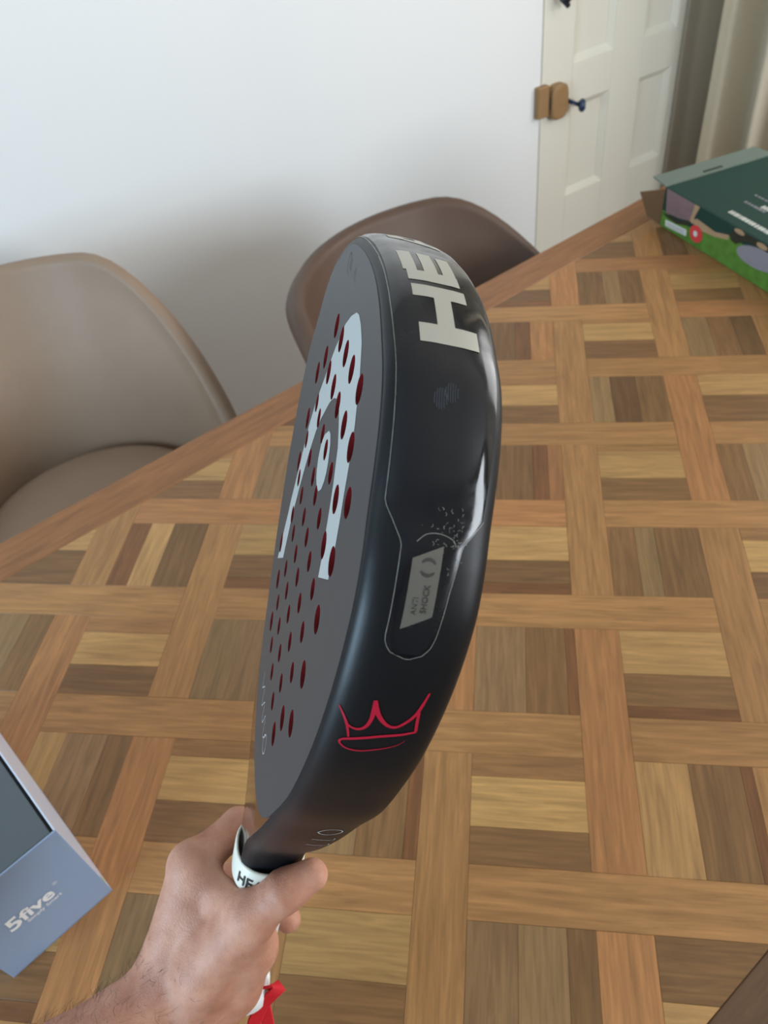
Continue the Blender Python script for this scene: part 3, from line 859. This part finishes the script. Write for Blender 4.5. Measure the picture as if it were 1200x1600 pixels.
for poly in (LOGO, DROP):
    v2, f2 = fill([[tuple(p) for p in poly]], hp)
    obj('emblem_print', fixn(meshdata('emblem_print', [(x / 1000, -y / 1000, 0.01932) for x, y in v2], f2)), M_logo, faces[0])
def face_strokes(lines, m, name):
    V, F = merge([stroke2d(p, w) for p, w in lines])
    obj(name, fixn(meshdata(name, [(x / 1000, -y / 1000, 0.01934) for x, y in V], F)), m, faces[0])
face_strokes([([[-123.5,-27.8],[-129.1,-25.3],[-131.6,-24.6],[-124.4,-16.3],[-131.0,-15.4],[-134.2,-13.2],[-125.1,-5.0],[-133.6,-3.4],[-132.7,1.2],[-124.1,6.2],[-132.4,9.7],[-131.0,14.0],[-125.3,18.9]], 0.7),
              ([[-127.2,16.3],[-123.4,20.8],[-123.7,25.0],[-128.5,26.0],[-132.5,23.5],[-133.9,18.8],[-132.1,16.0],[-127.2,16.3]], 0.7)], M_greyprint, 'signature_print')
face_strokes([(circ(92, -28, 2.2, 8) + [(94.2, -28)], 0.5), ([(88, -32), (95, -32), (95, -38), (88, -38), (88, -32)], 0.5), ([(88, -16), (94, -12), (88, -9)], 0.5)], racket_paint('embossed_mark', lin(66, 66, 70), 0.5), 'embossed_mark')

# rim decorations: everything given in (s, w) millimetres round the rim
def rim_grid(s0, s1, w0, w1, eps, ds=1.5, dw=1.2):
    ns = max(2, int(abs(s1 - s0) / ds) + 1); nw = max(2, int(abs(w1 - w0) / dw) + 1)
    S, W = np.meshgrid(np.linspace(s0, s1, ns), np.linspace(w0, w1, nw), indexing='ij')
    V = loc(rim_pt(S.ravel() / 1000, W.ravel() / 1000, eps))
    F = [(i * nw + j, i * nw + j + 1, (i + 1) * nw + j + 1, (i + 1) * nw + j) for i in range(ns - 1) for j in range(nw - 1)]
    return V, F
def rim_obj(name, V, F, m, parent, eps):
    return obj(name, fixn(meshdata(name, V, F, True)), m, parent)
def rim_map(P, eps):
    P = np.array(P, float) / 1000
    return loc(rim_pt(P[:, 0], P[:, 1], eps))
# protector film: wide band over the tip, a tongue with the label on the near side
def prot_w(s):
    a = abs(s)
    hi = np.interp(a, [0, 33, 63, 90, 136, 143, 147, 176, 179.7, 181.3, 182], [17.3, 17.0, 16.7, 16.2, 15.6, 11.8, 9.6, 9.5, 7.8, 5.0, 2.2])
    lo = np.interp(a, [0, 90, 138, 142.5, 146, 160, 174, 178, 180.6, 182], [-16.5, -16, -14.5, -11.6, -8.9, -6.8, -5.6, -4.7, -2.7, 0.6])
    return hi, lo
sv = np.concatenate([-np.linspace(182, 0, 150)[:-1], np.linspace(0, 182, 150)])
V = []; F = []; nw = 14
for s in sv:
    hi, lo = prot_w(s)
    ww = np.linspace(lo, hi, nw)
    e = np.full(nw, 0.00045); e[0] = e[-1] = 0.00005
    if abs(s) > 181.9: e[:] = 0.00005
    V += loc(rim_pt(np.full(nw, s / 1000), ww / 1000, e))
F = [(i * nw + j, i * nw + j + 1, (i + 1) * nw + j + 1, (i + 1) * nw + j) for i in range(len(sv) - 1) for j in range(nw - 1)]
prot = rim_obj('protector', V, F, M_prot, rk, 0)
for sg in (1, -1):                                             # lifted, worn edge of the film
    hs = [(s, prot_w(s)[0]) for s in np.linspace(22, 182, 90)]
    ls = [(s, prot_w(s)[1]) for s in np.linspace(182, 138, 30)]
    v2, f2 = stroke2d([(sg * a, b) for a, b in hs + ls], 0.20, 1)
    rim_obj('film_edge', rim_map(v2, 0.0004), f2, M_edge, prot, 0)
v2, f2 = stroke2d([[146.2,5.3],[144.0,3.1],[143.2,0.4],[143.4,-2.6],[144.6,-5.6],[146.4,-6.6]], 0.22)
rim_obj('film_scratch', rim_map(v2, 0.0006), f2, M_edge, prot, 0)
rs = random.Random(11)
parts = []
for k in range(46):                                            # chips and specks in the film
    s0, w0 = rs.gauss(143, 4.0), rs.gauss(-7.0 if k < 26 else -1, 2.4)
    if not -12 < w0 < 8: continue
    a = rs.uniform(0, 6.28); l = rs.uniform(0.15, 0.9)
    parts.append(stroke2d([(s0, w0), (s0 + l * math.cos(a), w0 + l * math.sin(a)), (s0 + 1.4 * l * math.cos(a + 0.5), w0 + 1.4 * l * math.sin(a + 0.5))], rs.uniform(0.06, 0.2), 1))
v2, f2 = merge(parts)
o = rim_obj('film_specks', rim_map(v2, 0.0006), f2, M_edge, prot, 0); o['kind'] = 'stuff'
# H E A D round the tip
def letter(rects, eps=0.0006):
    P = [rim_grid(*r, eps) for r in rects]
    V, F = merge(P)
    return rim_obj('letter', V, F, M_silver, prot, 0)
WH, WL = 9.6, -9.6
letter([(73.6, 82.6, 9.0, -10.2), (51.6, 59.2, 9.8, -8.6), (59.2, 73.6, 2.9, -2.9)])                                   # H
letter([(40.4, 48.4, 10.2, -7.8), (19.6, 40.4, 11.2, 6.4), (20.0, 40.4, 3.9, -1.1), (22, 40.4, -2.9, -7.6)])            # E
def quad_letter(quads, eps=0.0006):
    parts = []
    for q in quads:
        q = np.array(q, float); ns, nw_ = 14, 8
        V = []
        for i in range(ns + 1):
            for j in range(nw_ + 1):
                a, b = i / ns, j / nw_
                V.append((q[0] * (1 - a) + q[1] * a) * (1 - b) + (q[3] * (1 - a) + q[2] * a) * b)
        parts.append((rim_map(V, eps), [(i * (nw_ + 1) + j, i * (nw_ + 1) + j + 1, (i + 1) * (nw_ + 1) + j + 1, (i + 1) * (nw_ + 1) + j) for i in range(ns) for j in range(nw_)]))
    V, F = merge(parts)
    return rim_obj('letter', V, F, M_silver, prot, 0)
quad_letter([[(3, -9.6), (-5, -9.6), (-17, 9.6), (-9, 9.6)], [(-33, -9.6), (-25, -9.6), (-9, 9.6), (-17, 9.6)], [(-6, -5.5), (-24, -5.5), (-22, -1.5), (-8, -1.5)]])   # A
quad_letter([[(-37, -9.6), (-45, -9.6), (-45, 9.6), (-37, 9.6)], [(-45, 9.6), (-59, 9.6), (-59, 5), (-45, 5)], [(-45, -5), (-59, -5), (-59, -9.6), (-45, -9.6)], [(-59, 9.6), (-67, 5), (-67, -5), (-59, -9.6)]])   # D
# label on the tongue
LB = np.array([(151.0, 5.9), (146.6, -2.9), (167.4, -2.8), (172.1, 5.9)])
V = []
for i in range(17):
    for j in range(9):
        a, b = i / 16, j / 8
        V.append((LB[0] * (1 - a) + LB[3] * a) * (1 - b) + (LB[1] * (1 - a) + LB[2] * a) * b)
lab = rim_obj('label', rim_map(V, 0.00065), [(i * 9 + j, i * 9 + j + 1, (i + 1) * 9 + j + 1, (i + 1) * 9 + j) for i in range(16) for j in range(8)], M_label, prot, 0)
def rim_text(s, size, sc_, wc, bold, m, parent, eps=0.0008, squeeze=1.0):
    V2, F2 = text_tris(s, 1.0, bold=bold)
    P = [(sc_ - x * size * squeeze, wc - y * size * -1 * -1) for x, y in V2]   # reads towards the tip, tops of letters towards +w
    P = [(sc_ - x * size * squeeze, wc + y * size) for x, y in V2]
    rim_obj('lettering', rim_map(P, eps), F2, m, parent, 0)
rim_text('ANTI', 2.3, 164.6, 3.0, 0.0, M_labeltxt, lab)
rim_text('SHOCK', 2.5, 162.4, 0.2, 0.02, M_labeltxt, lab)
ic = []
for a0, a1 in ((-60, 60), (120, 240)):
    ic.append(stroke2d([(153.2 + 2.3 * math.cos(math.radians(a0 + (a1 - a0) * k / 8)), 0.9 + 2.3 * math.sin(math.radians(a0 + (a1 - a0) * k / 8))) for k in range(9)], [0.3, 0.7, 0.9, 1.0, 1.1, 1.0, 0.9, 0.7, 0.3]))
v2, f2 = merge(ic)
rim_obj('icon', rim_map(v2, 0.0008), f2, M_labeltxt, lab, 0)
# two thumb smudges on the film
M_smudge = racket_paint('greasy_fingermark', lin(34, 42, 54), 0.5)
for (s0, w0, ra, rb_, n_) in ((103.5, 3.0, 3.6, 2.2, 6), (101.0, -0.4, 3.4, 2.2, 6)):
    P = []
    for k in range(n_):
        y = -0.85 + 1.7 * k / (n_ - 1); x = math.sqrt(1 - y * y)
        P.append(stroke2d([(s0 - ra * x, w0 + rb_ * y), (s0 - ra * 0.4 * x, w0 + rb_ * (y + 0.06)), (s0 + ra * 0.4 * x, w0 + rb_ * (y + 0.06)), (s0 + ra * x, w0 + rb_ * y)], 0.42, 3))
    v2, f2 = merge(P)
    rim_obj('fingermark', rim_map(v2, 0.00055), f2, M_smudge, prot, 0)
# crown drawn in brush strokes
CR = [([[205.0,16.5],[208.0,14.6],[211.2,12.9],[214.8,11.7],[217.3,11.0]], [0.35, 0.7, 0.9, 0.75, 0.6]),
      ([[211.2,12.9],[212.6,11.0],[212.6,8.6],[211.0,6.9],[207.5,6.1],[203.8,6.2],[199.0,6.7]], [0.5, 0.8, 1.1, 1.2, 1.3, 1.5, 1.2]),
      ([[199.0,6.7],[204.0,4.9],[207.7,2.4],[209.9,-0.3],[209.9,-2.8],[207.8,-4.9],[205.1,-6.7],[201.7,-7.9],[194.2,-9.2]], [1.2, 1.6, 1.4, 1.2, 1.1, 1.1, 1.2, 1.2, 0.6]),
      ([[202.6,-8.1],[207.5,-8.8],[211.8,-9.6]], 1.0),
      ([[212.0,-9.8],[213.5,-5.2],[215.6,3.0],[218.3,10.9],[219.7,13.0],[221.4,12.8],[223.1,10.6],[223.6,6.7],[222.6,2.4],[220.9,-2.2],[218.5,-5.9],[216.4,-7.4]], [0.9, 1.1, 1.2, 1.1, 0.8, 0.6, 0.6, 0.6, 0.55, 0.4, 0.25, 0.1])]
v2, f2 = merge([stroke2d(p, w, 5) for p, w in CR])
rim_obj('crown_print', rim_map(v2, 0.00025), f2, M_crown, rk, 0)
LLO = [([[316.0,0.2],[310.2,-1.6],[307.8,-4.9],[310.4,-8.4],[315.2,-9.7],[319.4,-8.2],[321.2,-4.9],[319.6,-1.6],[316.0,0.2]], 0.6),
       ([[333.6,-0.6],[335.0,-5.6],[336.6,-10.7],[331.9,-10.4]], 0.5), ([[348.9,-1.2],[351.2,-6.5],[353.5,-11.7],[348.5,-11.3]], 0.5)]
v2, f2 = merge([stroke2d(p, w, 4) for p, w in LLO])
rim_obj('name_print', rim_map(v2, 0.00025), f2, M_greyprint, rk, 0)

# collar, grip, butt cap, wrist cord
def sect(u, a, b, n=40, p=2.4):
    r = []
    for k in range(n):
        t = 2 * math.pi * k / n; c, s = math.cos(t), math.sin(t)
        r.append((u, a * math.copysign(abs(c) ** (2 / p), c), b * math.copysign(abs(s) ** (2 / p), s)))
    return r
v, f = loft([sect(-0.212, 0.0160, 0.0150), sect(-0.226, 0.0162, 0.0152), sect(-0.245, 0.0165, 0.0155), sect(-0.335, 0.0175, 0.0165)])
obj('grip', fixn(meshdata('grip', v, f, True)), M_grip, rk)
v, f = loft([sect(-0.243, 0.0185, 0.0172), sect(-0.238, 0.0208, 0.0192), sect(-0.222, 0.0212, 0.0196), sect(-0.2205, 0.0206, 0.0190), sect(-0.2208, 0.0196, 0.0180), sect(-0.238, 0.0188, 0.0174)])
col_o = obj('collar', fixn(meshdata('collar', v, f, True)), M_collar, rk)
V2, F2 = text_tris('HEAD', 1.0, bold=0.02)
V = []
for x, y in V2:
    th = math.radians(70) + x * 0.0112 / 0.0205 * 0.86         # runs from the face side (+w) round to the near side (+v)
    rr = 0.0215
    c_, s_ = math.sin(th), math.cos(th)
    V.append((-0.2305 + y * 0.0105, -0.0214 * math.copysign(abs(c_) ** (2 / 2.4), c_), 0.0198 * math.copysign(abs(s_) ** (2 / 2.4), s_)))
obj('lettering', fixn(meshdata('lettering', V, F2)), M_blackprint, col_o)
v, f = loft([sect(-0.333, 0.0176, 0.0166), sect(-0.337, 0.0205, 0.0195), sect(-0.344, 0.0212, 0.0202), sect(-0.3475, 0.0195, 0.0185), sect(-0.348, 0.010, 0.0095)])
obj('butt_cap', fixn(meshdata('butt_cap', v, f, True)), M_grip, rk)
def ribbon(pts, width_dir, width, thick):
    pts = [Vector(p) for p in pts]; wd = Vector(width_dir).normalized(); rings = []
    m = 13
    for i, p in enumerate(pts):
        t = (pts[min(i + 1, len(pts) - 1)] - pts[max(i - 1, 0)]).normalized()
        a = (wd - t * wd.dot(t)).normalized(); b = t.cross(a)
        ring = [p + a * (width * (k / (m - 1) - 0.5)) + b * (thick / 2 * (1.0 if k % 2 else 0.72)) for k in range(m)]
        ring += [p + a * (width * (0.5 - k / (m - 1))) - b * (thick / 2 * (1.0 if k % 2 else 0.72)) for k in range(m)]
        rings.append(ring)
    return loft(rings)
J = {'wristA': (-0.0640, 0.2082, 0.9578), 'wristB': (-0.0558, 0.1912, 0.9437), 'faA': (-0.1241, 0.2097, 0.9561), 'faB': (-0.1155, 0.1852, 0.9402), 'fbA': (-0.2492, 0.2192, 0.9442), 'fbB': (-0.2430, 0.1936, 0.9261), 'palmC': (-0.0254, 0.2060, 0.9768), 'tcmc': (-0.0350, 0.1942, 0.9787), 'tmcp': (-0.0007, 0.1867, 1.0136), 'tip_j': (0.0201, 0.1802, 1.0265), 'ttip': (0.0356, 0.1765, 1.0290), 'thenar': (-0.0108, 0.1896, 0.9781), 'heel': (-0.0291, 0.1880, 0.9527), 'imcp': (-0.0122, 0.2350, 1.0082), 'ipip': (0.0207, 0.2417, 0.9992), 'idip': (0.0355, 0.2194, 0.9900), 'itip': (0.0323, 0.2038, 0.9851), 'mmcp': (-0.0255, 0.2383, 0.9770), 'mpip': (0.0050, 0.2360, 0.9549), 'mdip': (0.0185, 0.2117, 0.9560), 'mtip': (0.0156, 0.1931, 0.9600), 'rmcp': (-0.0369, 0.2367, 0.9496), 'rpip': (-0.0141, 0.2324, 0.9217), 'rdip': (-0.0032, 0.2111, 0.9240), 'rtip': (-0.0074, 0.1964, 0.9292), 'lmcp': (-0.0476, 0.2326, 0.9263), 'lpip': (-0.0324, 0.2282, 0.8942), 'ldip': (-0.0238, 0.2106, 0.8954), 'ltip': (-0.0264, 0.1986, 0.9023), 'web': (-0.0076, 0.2089, 1.0031)}
CORD_A = [(-0.0223, 0.1889, 0.9119), (-0.0157, 0.1854, 0.9169), (-0.0100, 0.1826, 0.9204), (-0.0097, 0.1792, 0.9191), (-0.0155, 0.1803, 0.9155), (-0.0236, 0.1814, 0.9106), (-0.0313, 0.1796, 0.9035), (-0.0421, 0.1723, 0.8902), (-0.0594, 0.1579, 0.8658)]
CORD_B = [(-0.0208, 0.1876, 0.9060), (-0.0227, 0.1819, 0.9016), (-0.0261, 0.1755, 0.8944), (-0.0327, 0.1665, 0.8819), (-0.0482, 0.1500, 0.8583)]
for pts, wdir, wid in ((CORD_A, (0.75, -0.35, -0.2), 0.0085), (CORD_B, (0.9, -0.2, 0.1), 0.0075)):
    v, f = ribbon(pts, wdir, wid, 0.0018)
    o = obj('wrist_cord', fixn(meshdata('wrist_cord', v, f, True)), M_cord, rk)
    o.matrix_parent_inverse = rk.matrix_world.inverted()

# ------------------------------------------------------------------ the hand and forearm
def cones_surface(groups, h=0.0013, k_in=0.006, k_out=0.0045):
    """one continuous skin: smooth union of tapered limbs (groups of (a, b, ra, rb)), meshed with surface nets"""
    allc = [c for g in groups for c in g]
    lo = np.min([np.minimum(np.array(a) - ra, np.array(b) - rb) for a, b, ra, rb in allc], axis=0) - 0.008
    hi = np.max([np.maximum(np.array(a) + ra, np.array(b) + rb) for a, b, ra, rb in allc], axis=0) + 0.008
    n = np.ceil((hi - lo) / h).astype(int) + 1
    ax = [lo[i] + h * np.arange(n[i]) for i in range(3)]
    D = np.full(n, 0.05, np.float32)
    def smin(a, b, k):
        t = np.clip(0.5 + 0.5 * (b - a) / k, 0, 1)
        return b + (a - b) * t - k * t * (1 - t)
    for g in groups:
        Gd = np.full(n, 0.05, np.float32)
        for a, b, ra, rb in g:
            a = np.array(a); b = np.array(b); R = max(ra, rb) + 0.016
            i0 = np.maximum(0, np.floor((np.minimum(a, b) - R - lo) / h).astype(int)); i1 = np.minimum(n, np.ceil((np.maximum(a, b) + R - lo) / h).astype(int) + 1)
            X, Y, Z = np.meshgrid(ax[0][i0[0]:i1[0]], ax[1][i0[1]:i1[1]], ax[2][i0[2]:i1[2]], indexing='ij')
            d = b - a; L = float(d @ d) + 1e-12
            t = np.clip(((X - a[0]) * d[0] + (Y - a[1]) * d[1] + (Z - a[2]) * d[2]) / L, 0, 1)
            dist = np.sqrt((X - a[0] - t * d[0]) ** 2 + (Y - a[1] - t * d[1]) ** 2 + (Z - a[2] - t * d[2]) ** 2) - (ra + t * (rb - ra))
            for t0, dep in CREASE.get((tuple(np.round(a, 4)), tuple(np.round(b, 4))), ()):
                dist = dist + dep * np.exp(-(((t - t0) * math.sqrt(L)) / 0.0011) ** 2)
            s = (slice(i0[0], i1[0]), slice(i0[1], i1[1]), slice(i0[2], i1[2]))
            Gd[s] = smin(Gd[s], dist.astype(np.float32), k_in)
        D = smin(D, Gd, k_out)
    ins = D < 0
    c = [ins[i:n[0] - 1 + i, j:n[1] - 1 + j, k:n[2] - 1 + k] for i in (0, 1) for j in (0, 1) for k in (0, 1)]
    cnt = sum(q.astype(np.int8) for q in c)
    cells = np.argwhere((cnt > 0) & (cnt < 8))
    idx = -np.ones(n, np.int64); idx[tuple(cells.T)] = np.arange(len(cells))
    acc = np.zeros((len(cells), 3)); num = np.zeros(len(cells))
    corners = [np.array((i, j, k)) for i in (0, 1) for j in (0, 1) for k in (0, 1)]
    for p in range(8):
        for q in range(p + 1, 8):
            if np.abs(corners[p] - corners[q]).sum() != 1: continue
            dp = D[tuple((cells + corners[p]).T)]; dq = D[tuple((cells + corners[q]).T)]
            m = (dp < 0) != (dq < 0)
            t = np.where(m, dp / np.where(m, dp - dq, 1), 0)[:, None]
            acc += np.where(m[:, None], corners[p] + t * (corners[q] - corners[p]), 0); num += m
    V = lo + h * (cells + acc / num[:, None])
    F = []
    for a in range(3):
        b, c2 = (a + 1) % 3, (a + 2) % 3
        e = np.zeros(3, int); e[a] = 1
        A = ins[tuple(slice(0, n[i] - (1 if i == a else 0)) for i in range(3))]
        Bs = ins[tuple(slice((1 if i == a else 0), n[i]) for i in range(3))]
        pos = np.argwhere(A != Bs)
        pos = pos[(pos[:, b] > 0) & (pos[:, c2] > 0)]
        eb = np.zeros(3, int); eb[b] = 1; ec = np.zeros(3, int); ec[c2] = 1
        q = np.stack([idx[tuple(pos.T)], idx[tuple((pos - eb).T)], idx[tuple((pos - eb - ec).T)], idx[tuple((pos - ec).T)]], 1)
        flip = ~ins[tuple(pos.T)]
        q[flip] = q[flip][:, ::-1]
        F.append(q[(q >= 0).all(1)])
    F = np.concatenate(F)
    for it in range(2):                                        # relax the surface a little
        s = np.zeros_like(V); w = np.zeros(len(V))
        for x in range(4):
            y = (x + 1) % 4
            np.add.at(s, F[:, x], V[F[:, y]]); np.add.at(w, F[:, x], 1)
            np.add.at(s, F[:, y], V[F[:, x]]); np.add.at(w, F[:, y], 1)
        V = V * 0.5 + 0.5 * s / w[:, None]
    return V, F
CREASE = {(J['tmcp'], J['tip_j']): ((0.80, 0.0005), (0.92, 0.0006)), (J['tip_j'], J['ttip']): ((0.10, 0.0006),),
          (J['mdip'], J['mtip']): ((0.05, 0.0006),), (J['imcp'], J['ipip']): ((0.85, 0.0006), (0.95, 0.0006))}
def skin_material():
    k = NT('skin')
    tc = k.n('ShaderNodeTexCoord')
    n1 = k.n('ShaderNodeTexNoise', i_Scale=38.0, i_Detail=5.0, i_Roughness=0.6)
    k.l(tc.outputs['Object'], n1.inputs['Vector'])
    cr = k.n('ShaderNodeValToRGB')
    cr.color_ramp.elements[0].position = 0.3; cr.color_ramp.elements[0].color = lin(166, 110, 88)
    cr.color_ramp.elements[1].position = 0.7; cr.color_ramp.elements[1].color = lin(206, 154, 131)
    k.l(n1.outputs['Fac'], cr.inputs[0]); k.l(cr.outputs[0], k.b.inputs['Base Color'])
    k.b.inputs['Roughness'].default_value = 0.56
    k.b.inputs['Specular IOR Level'].default_value = 0.35
    k.b.inputs['Subsurface Weight'].default_value = 0.12
    k.b.inputs['Subsurface Radius'].default_value = (1.0, 0.35, 0.2)
    k.b.inputs['Subsurface Scale'].default_value = 0.004
    vo = k.n('ShaderNodeTexVoronoi', i_Scale=900.0)
    k.l(tc.outputs['Object'], vo.inputs['Vector'])
    n2 = k.n('ShaderNodeTexNoise', i_Scale=140.0, i_Detail=4.0)
    k.l(tc.outputs['Object'], n2.inputs['Vector'])
    ad = k.n('ShaderNodeMath', operation='ADD')
    k.l(vo.outputs['Distance'], ad.inputs[0]); k.l(n2.outputs['Fac'], ad.inputs[1])
    bp = k.n('ShaderNodeBump', i_Strength=0.22, i_Distance=0.0008)
    k.l(ad.outputs[0], bp.inputs['Height']); k.l(bp.outputs['Normal'], k.b.inputs['Normal'])
    return k.m
M_skin = skin_material()
def jj(*n): return [J[x] for x in n]
palm = [(J['faA'], J['wristA'], 0.0265, 0.0200), (J['faB'], J['wristB'], 0.0275, 0.0205),
        (J['fbA'], J['faA'], 0.036, 0.0275), (J['fbB'], J['faB'], 0.036, 0.0275),
        (J['wristA'], J['palmC'], 0.0195, 0.0200), (J['wristB'], J['palmC'], 0.0200, 0.0200),
        (J['wristA'], J['imcp'], 0.0175, 0.0125), (J['wristA'], J['mmcp'], 0.0175, 0.0125), (J['wristB'], J['rmcp'], 0.0180, 0.0120), (J['wristB'], J['lmcp'], 0.0180, 0.0115),
        (J['palmC'], J['imcp'], 0.0190, 0.0125), (J['wristB'], J['tcmc'], 0.0190, 0.0170), (J['tcmc'], J['tmcp'], 0.0170, 0.0125),
        (J['palmC'], J['tmcp'], 0.0180, 0.0110), (J['thenar'], J['tmcp'], 0.0165, 0.0115), (J['heel'], J['thenar'], 0.0165, 0.0165), (J['wristB'], J['heel'], 0.0190, 0.0165),
        (J['web'], J['imcp'], 0.0090, 0.0105), (J['web'], J['tmcp'], 0.0090, 0.0100)]
thumb = [(J['tmcp'], J['tip_j'], 0.0120, 0.0106), (J['tip_j'], J['ttip'], 0.0106, 0.0088)]
groups = [palm, thumb]
for p, r in (('i', (0.0118, 0.0098, 0.0088, 0.0076)), ('m', (0.0120, 0.0100, 0.0090, 0.0078)), ('r', (0.0115, 0.0096, 0.0086, 0.0074)), ('l', (0.0105, 0.0086, 0.0078, 0.0068))):
    c = jj(p + 'mcp', p + 'pip', p + 'dip', p + 'tip')
    groups.append([(c[k], c[k + 1], r[k], r[k + 1]) for k in range(3)])
V, F = cones_surface(groups)
hand = bpy.data.objects.new('person', meshdata('person', V, F, True)); COL.objects.link(hand)
hand.data.materials.append(M_skin)
tag(hand, 'bare left forearm and hand gripping the padel racket handle', 'person')
# dark hairs along the thumb side of the forearm
rh = random.Random(5)
parts = []
me = hand.data
a0, a1 = Vector(J['faA']), Vector(J['palmC'])
ad_ = (a1 - a0).normalized()
cands = [p for p in me.polygons if -0.04 < (p.center - a0).dot(ad_) < 0.085]
for k in range(2200):
    p = rh.choice(cands)
    c = p.center; nrm = p.normal
    al = (c - a0).dot(ad_)
    if rh.random() < max(0.0, (al - 0.03) / 0.06): continue
    if nrm.z < -0.2: continue
    dirv = (nrm * 0.45 + ad_ * 0.5 + Vector((rh.uniform(-.5, .5), rh.uniform(-.5, .5), rh.uniform(-.3, .3)))).normalized()
    L = rh.uniform(0.004, 0.011)
    mid = c + dirv * L * 0.5 + Vector((0, 0, 0.0004)); end = c + dirv * L + (ad_ - nrm * 0.6) * L * 0.25
    parts.append(tube([c - nrm * 0.0003, mid, end], [0.00007, 0.00006, 0.00003], 3))
v, f = merge(parts)
hr = obj('arm_hair', meshdata('arm_hair', v, f), mat('dark_hair', lin(58, 42, 32), 0.6), hand); hr['kind'] = 'stuff'
